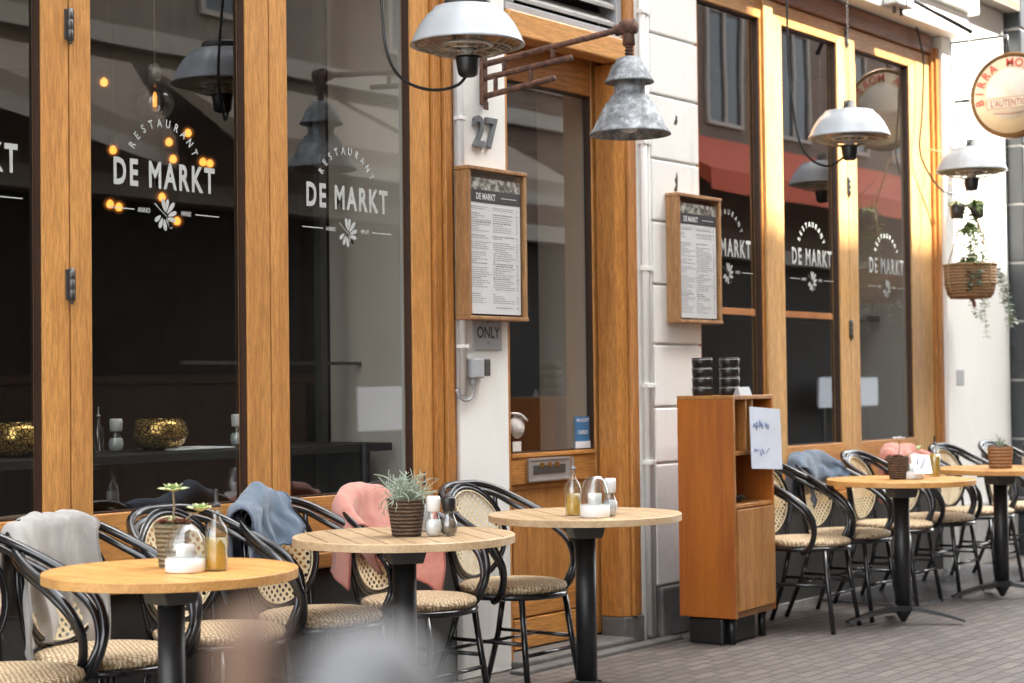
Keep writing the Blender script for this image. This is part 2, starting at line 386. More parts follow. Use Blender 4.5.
def Rx(a): return Matrix.Rotation(a,4,'X')
def inst(me_obj,loc,rz,parent=None): pass

# ------------------------------------------------------------------ ground
mb=MB(); mb.quad((-40,-40,0),(60,-40,0),(60,30,0),(-40,30,0)); g=mb.build('ground','pavers'); g['kind']='structure'
mb=MB(); mb.box((9.25,-.62,-.05),(11.6,.05,.012)); g=mb.build('pavement','slab',bevel=.004); g['kind']='structure'

# ------------------------------------------------------------------ the cafe building
B=thing('cafe_building','white plastered cafe front with oak framed folding windows, door and grey plinth','building',(0,0,0))
def part(mb,name,mat,**k): return mb.build(name,mat,B,**k)
ZT=3.28   # glass top
def leaf(x0,x1,gl0,gl1,zb,zt,gzb,gzt,mat='woodz',y0=-.012,y1=.043,railmat='woodx',lab=None):
    """a glazed leaf: stiles and rails with glazing beads"""
    m=MB(); m.ring(x0,x1,zb,zt,gl0,gl1,gzb,gzt,y0,y1,(0,1))
    o=part(m,'window',(mat,railmat),bevel=.004,label=lab)
    b=MB(); b.ring(gl0+.0005,gl1-.0005,gzb+.0005,gzt-.0005,gl0+.006,gl1-.006,gzb+.006,gzt-.006,y0+.010,y1-.012); b.build('glazing_bead','bead',o)  # bead covers the reveal face, so its dark colour paints the reveal's shade
    gmb=MB(); gmb.quad((gl0+.004,y1-.02,gzb),(gl1-.004,y1-.02,gzb),(gl1-.004,y1-.02,gzt),(gl0+.004,y1-.02,gzt)); gmb.build('glass_pane','pane',o,recalc=False)
    return o
def logo(o,xc,zc,w,y=.0205,h=.098):
    """white vinyl lettering: arched small word, big shop name, sprig between two rules"""
    m=MB(); k=w/.525; xc-=.035; zc+=.008
    text_mb(m,'DE MARKT',h*1.32,T((xc,y,zc-h*.48))@Matrix.Diagonal((k*1.0,1,1,1)),bold=.0040,xs=.64,space=1.28)
    R=.15*k
    for i,ch in enumerate('RESTAURANT'):
        a=rad(64-128*i/9); text_mb(m,ch,.042,T((xc-.005,y,zc+.022))@T((-R*math.sin(a),0,R*math.cos(a)))@Ry(-a),bold=.0008,xs=.8)
    zl=zc-.135
    m.box((xc-.262*k,y,zl),(xc-.145*k,y+.0005,zl+.004)); m.box((xc+.145*k,y,zl),(xc+.262*k,y+.0005,zl+.004))
    text_mb(m,'ANNO',.024,T((xc-.10*k,y,zl-.006)),bold=.0006,xs=.8); text_mb(m,'MMXI',.024,T((xc+.10*k,y,zl-.006)),bold=.0006,xs=.8)
    def lf(px,pz,a,l,wd):
        pts=[]
        for q in range(12):
            t=q/12*2*PI; u=l*.5*(1-math.cos(t)); v=wd*.5*math.sin(t)*(1-.35*math.cos(t))
            pts.append((xc+px+u*math.cos(a)-v*math.sin(a),zl+pz+u*math.sin(a)+v*math.cos(a)))
        m.prism(pts,y,y+.0005)
    for px,pz,a,l in ((0,0,75,.05),(.008,-.004,50,.055),(.012,-.012,22,.045),(.01,-.02,-10,.04),(.004,-.024,-45,.04),(-.006,-.024,-80,.042),(-.014,-.02,-110,.04),(-.022,-.012,-140,.035),(-.004,.006,100,.045),(.016,-.03,-60,.03)):
        lf(px,pz,rad(a),l*k,.016*k)
    m.tube([(xc-.05*k,y,zl+.03),(xc-.02,y,zl+.005),(xc+.004,y,zl-.012),(xc+.014,y,zl-.035)],.0018,4)
    m.build('lettering','letter',o)
def hinge(o,x,z,y=-.012,h=.11):
    m=MB(); m.lathe([(.009,0),(.009,h*.32),(.007,h*.34),(.0095,h*.36),(.0095,h*.64),(.007,h*.66),(.009,h*.68),(.009,h)],10,c=(x,y-.008,z)); m.lathe([(.004,-.012),(.006,0)],8,c=(x,y-.008,z)); m.box((x-.02,y-.004,z+.004),(x+.02,y+.001,z+h-.004)); m.build('hinge','grey',o)
GB=.835
l0=leaf(2.80,3.882,2.93,3.772,.62,3.45,GB,ZT); l1=leaf(3.888,4.834,3.978,4.716,.62,3.45,GB,ZT); l2=leaf(4.840,5.795,4.935,5.673,.62,3.45,GB,ZT)
logo(l0,3.49,2.02,.525); logo(l1,4.375,2.02,.525); logo(l2,5.345,2.015,.53)
hinge(l1,3.885,2.44); hinge(l1,3.885,1.56)
# left frame jamb with mouldings, head, bottom band
m=MB(); m.prism([(5.80,.08),(5.80,-.03),(5.848,-.03),(5.85,-.012),(5.856,-.012),(5.858,-.045),(5.902,-.045),(5.905,-.006),(5.911,-.02),(5.945,-.02),(5.945,.08)],.62,3.6,axis='z'); part(m,'window_frame','woodzd',bevel=.003)
m=MB(); m.box((2.5,-.04,3.455),(5.796,.1,3.62)); part(m,'head_beam','beam',bevel=.006)
m=MB(); m.box((2.5,-.03,.555),(5.945,.1,.615)); part(m,'window_sill','woodx',bevel=.005)
m=MB(); m.box((1.5,-.01,0),(5.945,.25,.55)); part(m,'plinth','plinth',bevel=.006)
m=MB(); m.box((1.5,.0,.62),(2.78,.3,3.6)); part(m,'wall','white')
# white pier with house number
m=MB(); m.box((5.948,-.035,.0),(6.297,.30,3.9)); part(m,'pier','white',bevel=.008)
m=MB(); m.box((6.299,-.028,.03),(6.318,.2,2.86)); part(m,'door_trim','woodzd',bevel=.003)
# door
D=MB(); Y=.12
D.box((7.20,Y,.045),(7.345,Y+.05,2.86))
door=part(D,'entrance_door','door',bevel=.005)
r=MB(); r.box((6.40,Y,.045),(6.515,Y+.05,2.86)); r.build('hinge_stile','door',door,bevel=.005)
for b_ in (((6.5155,Y+.002,2.675),(7.1995,Y+.048,2.858)),((6.5155,Y+.002,.80),(7.1995,Y+.048,.925)),((6.5155,Y+.002,.19),(7.1995,Y+.048,.275)),((6.5155,Y-.004,.047),(7.1995,Y+.048,.183))):
    r=MB(); r.box(*b_); r.build('door_rail','doorx',door,bevel=.004)
r=MB(); r.box((6.516,Y-.004,.9255),(7.199,Y+.03,.945)); r.build('glass_sill','woodx',door,bevel=.002)
for i in range(6):
    pass
r=MB()
for i in range(6): r.box((6.545+i*.108,Y+.018,.30),(6.545+i*.108+.1075,Y+.04,.775))
r.box((6.515,Y+.012,.276),(7.2,Y+.046,.299)); r.box((6.515,Y+.012,.776),(7.2,Y+.046,.798)); r.build('door_panel','door',door,bevel=.002)
r=MB(); r.quad((6.515,Y+.03,.946),(7.20,Y+.03,.946),(7.20,Y+.03,2.674),(6.515,Y+.03,2.674)); r.build('glass_pane','pane',door,recalc=False)
r=MB(); r.ring(6.5155,7.1995,.9455,2.6745,6.522,7.193,.952,2.668,Y+.008,Y+.045); r.build('glazing_bead','bead',door)  # bead over the door reveal, its shade in the dark colour
r=MB(); r.box((6.635,Y-.010,.815),(6.96,Y+.001,.915)); r.box((6.63,Y-.014,.81),(6.965,Y-.009,.822)); r.box((6.63,Y-.014,.907),(6.965,Y-.009,.919)); r.box((6.63,Y-.014,.822),(6.645,Y-.009,.907)); r.box((6.95,Y-.014,.822),(6.965,Y-.009,.907)); lb=r.build('letterbox','steel',door,bevel=.002)
r=MB(); r.box((6.67,Y-.013,.845),(6.925,Y-.010,.885)); r.build('letter_flap','grey',lb,bevel=.001)
r=MB(); 
for q in range(3): r.box((6.72+q*.06,Y-.0155,.875),(6.75+q*.06,Y-.013,.897))
r.build('flap_spring','brass',lb)
r=MB(); r.box((7.06,Y+.021,.985),(7.178,Y+.024,1.105)); st=r.build('sticker','blue',door)
r=MB(); r.box((7.058,Y+.019,.95),(7.182,Y+.0235,.985)); text_mb(r,'WE ACCEPT',.021,T((7.118,Y+.0185,1.08)),bold=.0005,xs=.9); text_mb(r,'CARDS',.026,T((7.118,Y+.0185,1.02)),bold=.0006); r.build('sticker_print','paper',st)
r=MB(); r.lathe([(.0,0),(.052,0),(.056,.002),(.056,.004),(0,.006)],28,mx=T((6.585,Y+.02,1.07))@Rx(rad(90))); r.tube([(6.53,Y+.012,1.13),(6.60,Y+.010,1.125),(6.655,Y+.012,1.095)],.006,8,smooth_n=4); r.box((6.545,Y+.014,.955),(6.61,Y+.018,1.0)); r.build('door_sign','whitep',door)
# door frame mouldings
m=MB()
m.prism([(7.215,-.0),(7.26,-.03),(7.272,-.03),(7.272,.11),(7.215,.11)],.13,2.828,axis='z')
part(m,'door_frame','woodzd',bevel=.004); m=MB()
m.prism([(7.275,-.045),(7.318,-.045),(7.322,-.02),(7.382,-.02),(7.382,.11),(7.275,.11)],.13,3.55,axis='z')
part(m,'door_frame','woodzd',bevel=.005)
m=MB(); m.box((7.215,-.032,.0),(7.384,.11,.128)); part(m,'frame_foot','stone',bevel=.006)
m=MB(); m.box((6.32,.06,.03),(6.398,.2,2.86)); part(m,'door_jamb','woodzd',bevel=.004)
m=MB(); m.box((6.32,.02,2.862),(7.213,.2,2.895)); m.box((6.32,-.05,2.83),(7.272,.06,2.945),); part(m,'transom_beam','woodx',bevel=.008)
m=MB(); m.box((6.32,-.02,2.947),(7.272,.08,2.985)); m.box((7.225,-.02,2.987),(7.272,.08,3.5)); m.box((6.32,-.02,2.987),(6.39,.08,3.5)); vg=part(m,'vent_frame','galv',bevel=.004)
r=MB()
for i in range(6):
    z=3.0+i*.085; r.prism([(-.015,z),(.055,z+.06),(.055,z+.075),(-.015,z+.02)],6.392,7.223,axis='x')
r.build('louvre','sill',vg,bevel=.003)
r=MB(); r.box((6.392,.09,2.99),(7.223,.1,3.5)); r.build('vent_back','darkin',vg)
m=MB(); m.box((6.30,-.09,-.02),(7.214,.16,.040)); part(m,'door_step','stone',bevel=.01)
m=MB(); m.box((6.2,-.17,-.02),(7.52,-.092,.018)); part(m,'kerb','stone',bevel=.006)
m=MB(); m.box((6.30,-.02,3.55),(7.383,.28,3.9)); part(m,'wall','white')
# pilaster with rusticated blocks
m=MB(); m.box((7.384,-.02,0),(7.534,.3,3.9)); part(m,'pier','white',bevel=.006)
m=MB(); m.box((7.535,-.020,0.25),(7.948,.3,3.9)); part(m,'wall','white')
zs=[.252,.862,1.142,1.457,1.757,2.075,2.389,2.713,3.02,3.33,3.64,3.9]
for i in range(len(zs)-1):
    m=MB(); m.box((7.50,-.038,zs[i]+.004),(7.955,-.0205,zs[i+1]-.004)); part(m,'stone_block','white',bevel=.009)
m=MB(); m.box((7.51,-.06,0),(7.96,.2,.249)); part(m,'plinth_block','stone',bevel=.012)
m=MB()
for cx,cz,hh in ((7.735,2.60,.03),(7.73,2.27,.05),(7.72,2.19,.045),(7.715,2.13,.02)):
    pts=[]
    for q in range(14):
        t=q/14*2*PI; rr=1+.45*random.uniform(-1,1); pts.append((cx+.014*rr*math.cos(t)+(-.012 if math.sin(t)<0 else 0),cz+hh*rr*math.sin(t)))
    m.prism(pts,-.0396,-.0375)
part(m,'chipped_mark','dirtmark')
# right window : frame + leaves
m=MB(); m.box((7.958,-.01,.62),(7.978,.09,3.395)); part(m,'window_frame','woodzd',bevel=.005)
m=MB(); m.prism([(10.935,.09),(10.935,-.03),(10.970,-.03),(10.973,-.01),(10.978,-.045),(11.02,-.045),(11.02,.09)],.62,3.45,axis='z'); part(m,'window_frame','woodzd',bevel=.003)
m=MB(); m.box((7.962,-.035,3.402),(10.934,.09,3.525)); part(m,'head_beam','beam',bevel=.008)
r1=leaf(7.980,8.79,8.0,8.666,.62,3.398,.90,ZT,'woodzd'); r1b=MB(); r1b.box((8.685,-.03,.62),(8.79,-.0125,3.39)); r1b.build('cover_strip','woodzl',r1,bevel=.004)
r2=leaf(8.796,9.725,8.92,9.603,.62,3.398,.90,ZT,'woodzl'); r3=leaf(9.731,10.93,9.852,10.62,.62,3.398,.90,ZT,'woodzl')
logo(r1,8.375,1.985,.54); logo(r2,9.345,1.98,.54); logo(r3,10.345,1.975,.54)
hinge(r2,9.728,3.28); hinge(r2,9.728,2.38); hinge(r2,9.728,1.52)
m=MB(); m.box((7.962,-.035,.565),(11.02,.09,.616)); part(m,'window_sill','woodx',bevel=.005)
m=MB(); m.box((7.962,-.015,0),(11.02,.25,.56)); part(m,'plinth','plinth',bevel=.006)
m=MB(); m.box((7.962,-.035,.0),(11.02,-.016,.03)); part(m,'skirting','sill')
# lintel and cornice above right window
m=MB(); m.box((7.962,-.16,3.53),(11.25,.3,3.70)); m.box((7.962,-.20,3.70),(11.35,.3,3.9)); part(m,'lintel','whitel',bevel=.01)
m=MB(); m.box((11.022,-.07,.0),(11.16,.25,3.53)); part(m,'window_surround','sill' if False else 'whitel',bevel=.01)
m=MB(); m.box((11.16,.02,.42),(12.33,.3,5.2)); part(m,'wall','whitel',bevel=.004)
m=MB(); m.box((11.16,-.02,0),(12.33,.3,.42)); part(m,'plinth','sill',bevel=.01)
m=MB(); m.box((-3,-.1,3.9),(12.33,.3,12.5)); part(m,'upper_wall','brick')
# room behind the glass
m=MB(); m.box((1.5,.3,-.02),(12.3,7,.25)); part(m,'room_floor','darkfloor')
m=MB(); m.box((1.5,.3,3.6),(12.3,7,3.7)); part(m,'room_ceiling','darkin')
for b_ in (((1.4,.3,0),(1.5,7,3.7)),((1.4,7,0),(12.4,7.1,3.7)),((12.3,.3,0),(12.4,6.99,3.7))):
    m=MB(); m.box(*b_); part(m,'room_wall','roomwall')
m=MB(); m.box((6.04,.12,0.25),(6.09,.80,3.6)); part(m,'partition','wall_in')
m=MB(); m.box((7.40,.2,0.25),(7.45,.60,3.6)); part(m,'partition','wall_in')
m=MB(); m.box((11.1,.2,0.25),(11.15,.66,3.6)); part(m,'partition','wall_in')
m=MB(); m.box((8.3,.42,1.66),(11.05,.72,1.70)); part(m,'window_shelf','shelf',bevel=.003)
m=MB(); m.box((5.745,.58,.25),(5.785,.62,3.6)); m.box((4.95,.60,1.36),(6.03,.62,1.375)); part(m,'window_rail','grey')

# ------------------------------------------------------------------ inside things
ct=thing('window_counter','dark wooden counter behind the left windows carrying a gold bowl','counter',(4.1,.62,.25))
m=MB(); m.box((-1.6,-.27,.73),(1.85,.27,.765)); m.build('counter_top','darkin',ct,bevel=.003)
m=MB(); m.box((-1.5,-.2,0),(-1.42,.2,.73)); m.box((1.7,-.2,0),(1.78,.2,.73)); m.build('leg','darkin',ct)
def bowl(x,y,z,lab):
    o=thing('mosaic_bowl',lab,'bowl',(x,y,z),0,'gold mosaic bowls behind the glass')
    m=MB(); m.shell([(.0,.0),(.06,.0),(.095,.025),(.115,.065),(.105,.105),(.088,.125),(.084,.125),(.10,.1),(.108,.065),(.09,.03),(.0,.008)],32); m.build('bowl_shell','mosaic',o)
bowl(4.823,.6,1.018,'round gold mosaic bowl on the dark counter behind the glass left of the second post'); bowl(4.13,.6,1.018,'gold mosaic bowl behind the leftmost pane, half cut by the frame edge')
def bottle(name,loc,h,r,lab,cat,fill=None,fillmat='oil',cap='steel',group=None,capr=.3):
    o=thing(name,lab,cat,loc,0,group)
    m=MB(); m.shell([(0,0.001),(r*.92,.001),(r,.006),(r,h*.52),(r*.85,h*.60),(r*.36,h*.70),(r*.32,h*.86),(r*.40,h*.87),(r*.40,h*.89)],20); m.build('glass_body','clear',o)
    if fill:
        m=MB(); m.lathe([(0,.004),(r*.9,.004),(r*.93,.01),(r*.93,h*fill),(0,h*fill)],20); m.build('oil_fill',fillmat,o)
    m=MB(); m.lathe([(r*.42,h*.86),(r*.42,h*.90),(r*.24,h*.91),(r*.15,h*.94),(r*.13,h*1.08),(r*.16,h*1.1),(0,h*1.1)],12); m.build('pourer',cap,o)
    return o
def shaker(loc,h,r,lab,fillm,capm,name='salt_shaker',group='salt and pepper shakers on the tables',cat='shaker'):
    o=thing(name,lab,cat,loc,0,group)
    m=MB(); m.shell([(0,.001),(r*.7,.001),(r*.92,h*.08),(r*1.05,h*.22),(r*.95,h*.36),(r*.66,h*.50),(r*.60,h*.58),(r*.68,h*.66)],20); m.build('glass_body','clear',o)
    m=MB(); m.lathe([(0,.004),(r*.64,.004),(r*.86,h*.09),(r*.98,h*.22),(r*.88,h*.36),(r*.7,h*.42),(0,h*.43)],20); m.build('filling',fillm,o)
    m=MB(); m.lathe([(r*.70,h*.62),(r*.80,h*.65),(r*.84,h*.93),(r*.74,h),(0,h)],20); m.build('cap',capm,o)
    return o
shaker((4.60,.6,1.018),.13,.03,'white topped shaker behind glass left of the gold bowl','salt','whitep')
bottle('vinegar_bottle',(4.53,.62,1.018),.16,.022,'thin glass cruet behind the window beside a white topped shaker','bottle')
shaker((5.25,.6,1.018),.135,.03,'white capped glass shaker inside at the right edge of the second pane','salt','whitep')
m=MB(); m.box((4.80,.48,1.018),(5.12,.70,1.024)); tag(m.build('menu_card','paper',bevel=.001),'white card lying flat on the counter beside the gold bowl','card')
for i,(x,y) in enumerate(((4.2,1.5),(5.0,1.45),(4.6,2.4))):
    o=thing('dining_chair',['upholstered dark chair inside, behind the leftmost pane','upholstered dark chair inside, behind the second pane','dark chair deep inside the dim dining room'][i],'chair',(x,y,.25),.4*i,'dark chairs in the dining room')
    m=MB(); m.box((-.24,-.24,.40),(.24,.24,.47)); m.build('seat','darkfloor',o,bevel=.02)
    m=MB(); m.box((-.24,.2,.42),(.24,.26,.88)); m.build('backrest','grey',o,bevel=.03)
    for a in (-1,1):
        for b in (-1,1):
            m=MB(); m.tube([(a*.2,b*.2,.41),(a*.22,b*.22,0)],.016,8); m.build('leg','darkin',o)
bulbs=[(5.731,2,2.769),(5.785,2,2.441),(6.150,2,2.518),(6.279,2,2.578),(6.176,2,2.434),(6.382,2,2.438),(6.100,2,2.234),(5.764,2,2.173),(5.820,2,2.163),(6.200,2,2.119),(6.62,2.2,2.47)]
b0=None
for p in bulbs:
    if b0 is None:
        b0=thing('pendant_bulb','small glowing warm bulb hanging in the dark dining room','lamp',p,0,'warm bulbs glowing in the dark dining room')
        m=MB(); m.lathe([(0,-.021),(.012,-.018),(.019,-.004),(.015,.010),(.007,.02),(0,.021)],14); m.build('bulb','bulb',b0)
        m=MB(); m.lathe([(0,-.042),(.02,-.037),(.036,-.02),(.042,0),(.036,.02),(.02,.037),(0,.042)],24); m.build('glow_halo','halo',b0)  # added sphere that draws the bulb's glow, not a glass globe
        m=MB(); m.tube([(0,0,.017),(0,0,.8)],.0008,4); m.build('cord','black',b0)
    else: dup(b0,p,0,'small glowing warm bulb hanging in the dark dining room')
o=thing('globe_lamp','large clear glass globe lamp behind the pane above the window lettering','lamp',(4.81,.6,2.40))
m=MB(); m.shell([(0,-.075),(.04,-.065),(.07,-.035),(.082,.0),(.072,.038),(.045,.07),(.025,.09),(.022,.12)],28); m.build('glass_globe','clear',o)
m=MB(); m.lathe([(.0,-.01),(.008,-.008),(.009,.03),(.004,.05),(0,.05)],10); m.build('filament','bulb',o)
m=MB(); m.lathe([(.024,.10),(.027,.13),(.018,.16),(0,.17)],16); m.tube([(0,0,.16),(0,0,1.19)],.003,6); m.build('lamp_holder','steel',o)
o=thing('bar_counter','dim bar counter deep inside the dark dining room','bar',(6.9,3.6,.25))
m=MB(); m.box((-1.6,-.3,0),(1.6,.3,1.05)); m.build('bar_front','shelf',o,bevel=.01)
m=MB(); m.box((-1.7,-.36,1.05),(1.7,.34,1.10)); m.build('bar_top','shelf',o,bevel=.008)
# things on the shelf behind right panes
o=thing('potted_plant','small potted plant on the inside shelf behind the glass','plant',(9.80,.57,1.70)); m=MB(); m.lathe([(.045,0),(.06,.11),(.055,.11),(.05,.1),(0,.1)],20); m.build('pot','terracotta',o)
def tuft(name,mat,par,n,h,spread,leafw,z0=0,seed=1,droop=.3,c=(0,0)):
    R=random.Random(seed); m=MB()
    for i in range(n):
        a=R.uniform(0,2*PI); hh=h*R.uniform(.5,1); sp=spread*R.uniform(.3,1); w=leafw*R.uniform(.7,1.2)
        d=Vector((math.cos(a),math.sin(a),0)); s_=Vector((-d.y,d.x,0)); P=[]
        for k in range(6):
            t=k/5; P.append(Vector((c[0],c[1],z0))+d*(sp*t**1.2+.006)+Vector((0,0,hh*(t-droop*t*t*sp/spread*1.3))))
        vs=[];fs=[]
        for k,p in enumerate(P):
            ww=w*math.sin(PI*min(.98,(k+.6)/5.8)); vs+= [p-s_*ww,p+s_*ww]
        for k in range(5): fs.append((2*k,2*k+1,2*k+3,2*k+2))
        m.add(vs,fs,True)
    return m.build(name,mat,par,recalc=False)
tuft('leaves','green',o,30,.12,.08,.008,.1,5)
m=MB(); m.lathe([(.03,0),(.045,.02),(.045,.07),(.02,.1),(.02,.12),(0,.12)],18,c=(8.75,.55,1.70)); tag(m.build('glass_jar','clear'),'round glass jar on the inside shelf in the first right pane','jar')

# ------------------------------------------------------------------ wall-mounted things
def tube_thing(name,pts,r,mat,label,cat,n=8,sn=0,group=None):
    m=MB(); m.tube(pts,r,n,smooth_n=sn); return tag(m.build(name,mat),label,cat,group)
o=thing('conduit_pipe','thin pale conduit running up the left edge of the white pier','pipe',(5.945,-.055,0))
m=MB(); m.tube([(0,0,1.22),(0,0,3.9)],.017,14); m.build('pipe_run','pipe',o)
for z in (1.42,2.4):
    m=MB(); m.box((-.021,-.020,z),(.021,.02,z+.016)); m.build('pipe_clip','whitep',o,bevel=.002)
for x,lab,rr in ((7.425,'white painted pipe beside the door frame, left of a pair',.017),(7.474,'white painted pipe against the rusticated blocks, right of a pair',.011)):
    o=thing('downpipe',lab,'pipe',(x,-.02-rr,0),0,'pair of white pipes right of the door')
    m=MB(); m.tube([(0,0,.02),(0,0,3.9)],rr,14); m.build('pipe_run','white',o)
    for z in (.86,1.24,1.82,2.45,3.1):
        m=MB(); m.box((-rr-.006,-rr-.004,z),(rr+.006,rr,z+.022)); m.build('pipe_clip','whitep',o,bevel=.002)
# house number
m=MB(); text_mb(m,'27',.185,T((6.131,-.045,2.305)),bold=.004,xs=.86,depth=.008,space=1.08); tag(m.build('house_number','digit'),'grey metal house number 27 on the white pier','number')
# ONLY plate
o=thing('small_sign','small grey ONLY plate on the white pier under the menu box','sign',(6.139,-.036,1.49))
m=MB(); m.box((-.10,-.008,-.075),(.10,0,.075)); m.build('sign_plate','galv',o,bevel=.002)
m=MB(); text_mb(m,'ONLY',.07,T((0,-.0095,-.022)),bold=.0018,xs=.86); text_mb(m,'FOR',.04,T((0,-.0095,.045)),bold=.001); text_mb(m,'•••',.02,T((0,-.0095,-.05))); m.build('sign_lettering','ink',o)
# socket
o=thing('power_switch','grey outdoor power switch on the white pier below the small plate','switch',(6.035,-.036,1.335))
m=MB(); m.box((-.05,-.05,-.042),(.025,0,.042)); m.build('switch_box','galv',o,bevel=.006)
m=MB(); m.box((.027,-.052,-.034),(.066,0,.04)); m.build('rocker','plinth',o,bevel=.006)
m=MB(); m.tube([(-.02,-.02,-.045),(-.02,-.02,-.10),(-.05,-.02,-.135),(-.10,-.015,-.13),(-.125,-.01,-.09)],.006,8,smooth_n=5); m.lathe([(.014,-.075),(.012,-.045)],10,c=(-.02,-.02,0)); m.build('cable','galv',o)
o=thing('power_box','small grey power box on the white wall below the hanging planter','box',(11.28,-.0,1.28))
m=MB(); m.box((-.07,-.045,-.055),(.07,.02,.055)); m.build('box_body','galv',o,bevel=.008)
m=MB(); m.tube([(-.02,0,.05),(-.015,0,1.0)],.008,8); m.build('cable','grey',o)
tube_thing('wall_cable',[(11.27,-.01,2.2),(11.25,-.02,2.9),(11.27,-.03,3.1),(11.24,-.02,3.9)],.012,'galv','grey vertical cable up the white wall beside the oak window','cable',sn=4)
# menu boxes
def menu_box(xc,zc,wd,ht,lab,yb=-.036,rz=0,skew=0):
    o=thing('menu_box',lab,'menu box',(xc,yb,zc),rz,'wooden menu boxes on the facade'); d=.078; t=.017
    w=wd/2;h=ht/2
    m=MB(); m.box((-w,-d,-h+t),(-w+t,0,h-t)); m.box((w-t,-d,-h+t),(w,0,h-t)); m.box((-w-.004,-d-.003,h-t),(w+.004,0,h)); m.box((-w-.004,-d-.003,-h),(w+.004,0,-h+t)); m.build('wooden_frame','menuw',o,bevel=.003)
    m=MB(); m.box((-w+t,-.02,-h+t),(w-t,-.001,h-t)); m.build('back_board','beam',o)
    yy=-d+.016
    m=MB(); m.box((-w+t+.002,yy,-h+t+.01),(w-t-.014,yy+.003,h-t-.03)); pg=m.build('menu_sheet','paper',o)
    iw=wd-2*t-.016; x0=-w+t+.002; zt=h-t-.03
    m=MB(); m.box((x0,yy-.0015,zt-.05),(x0+iw,yy-.0005,zt)); m.build('header_photo','photo',pg)
    m=MB(); m.box((x0,yy-.0015,zt-.105),(x0+iw,yy-.0005,zt-.0505)); m.build('header_band','ink',pg)
    m=MB(); text_mb(m,'DE MARKT',.038,T((x0+iw*.32,yy-.0025,zt-.092)),bold=.001,xs=.75); m.box((x0+iw*.62,yy-.0025,zt-.08),(x0+iw*.92,yy-.002,zt-.077)); m.build('header_lettering','paper',pg)
    m=MB(); R=random.Random(int(xc*10)); z=zt-.125
    while z>-h+t+.03:
        sect=R.random()
        if sect<.13: z-=.012
        for c0,c1 in ((.04,.44),(.50,.90)):
            x=x0+iw*c0; e=x0+iw*(c1-.14*R.random()-(.18 if R.random()<.3 else 0)); hh=.0022 if sect>.2 else .0036
            if R.random()<.08: continue
            while x<e:
                L=R.uniform(.008,.028); m.box((x,yy-.001,z),(min(x+L,e),yy-.0004,z+hh)); x+=L+.005
            m.box((x0+iw*(c1+.02),yy-.001,z),(x0+iw*(c1+.05),yy-.0004,z+hh))
        z-=.0092
    m.build('menu_text','inkl',pg)
    m=MB(); m.quad((-w+t,-d+.012,-h+t),(w-t,-d+.012,-h+t),(w-t,-d+.012,h-t),(-w+t,-d+.012,h-t)); m.build('glass_pane','clear2',o,recalc=False)
menu_box(6.133,1.872,.415,.66,'wooden menu box on the white pier under house number 27')
menu_box(7.828,1.893,.42,.655,'wooden menu box on the rusticated pilaster above the cabinet',yb=-.039)
# lamp bracket + zinc lamp
o=thing('wall_lamp','weathered zinc barn lamp hanging from a rusty iron bracket above the door','lamp',(6.125,-.036,2.4))
m=MB()
E=Vector((-.10,-.80,.33)); 
A1=[(0,-.03,.20),(-.055,-.45,.24),(-.10,-.80,.312)]
m.box((-.016,-.02,.09),(.016,0,.315)); m.box((-.014,-.026,.065),(.014,-.018,0.1))
def seg(a,b,r=.013): m.tube([a,b],r,10)
seg((0,-.02,.265),(-.045,-.80,.318)); seg((0,-.02,.205),(-.028,-.50,.232)); seg((0,-.02,.125),(-.023,-.41,.158),.013)
for (y,z0,z1) in ((-.13,.213,.272),(-.40,.226,.294),(-.28,.142,.222),(-.08,.131,.208)): seg((y*-.056*-1,y,z0),(y*.056,y,z1),.010)
m.build('bracket','rust',o)
m=MB(); m.lathe([(0,-.035),(.03,-.03),(.036,0),(.03,.03),(0,.035)],16,mx=T((-.045,-.80,.318))@Rx(rad(90))); m.tube([(-.045,-.74,.312),(-.045,-.78,.316)],.024,12); m.tube([(-.045,-.80,.31),(-.045,-.80,.245)],[.022,.026],12)
for k in range(4): m.lathe([(.013,0),(.019,.006),(.013,.012)],12,c=(-.045,-.80,.19+k*.014))
m.build('swivel_joint','rust',o)
m=MB(); cz=-.118
m.shell([(.0,.318),(.03,.314),(.05,.305),(.062,.285),(.070,.280),(.088,.232),(.100,.216),(.102,.208),(.097,.207),(.064,.222),(.064,.158),(.076,.154),(.082,.146),(.086,.130),(.099,.124),(.104,.108),(.110,.104),(.150,.022),(.166,.002),(.168,-.006),(.160,-.004),(.105,.095),(.08,.12),(.0,.13)],40,c=(-.045,-.80,cz))
m.build('lamp_shade','zinc',o)
m=MB(); m.lathe([(0,-.0),(.03,.01),(.035,.05),(.02,.09)],16,c=(-.045,-.8,cz+.0)); m.build('bulb','whitep',o)
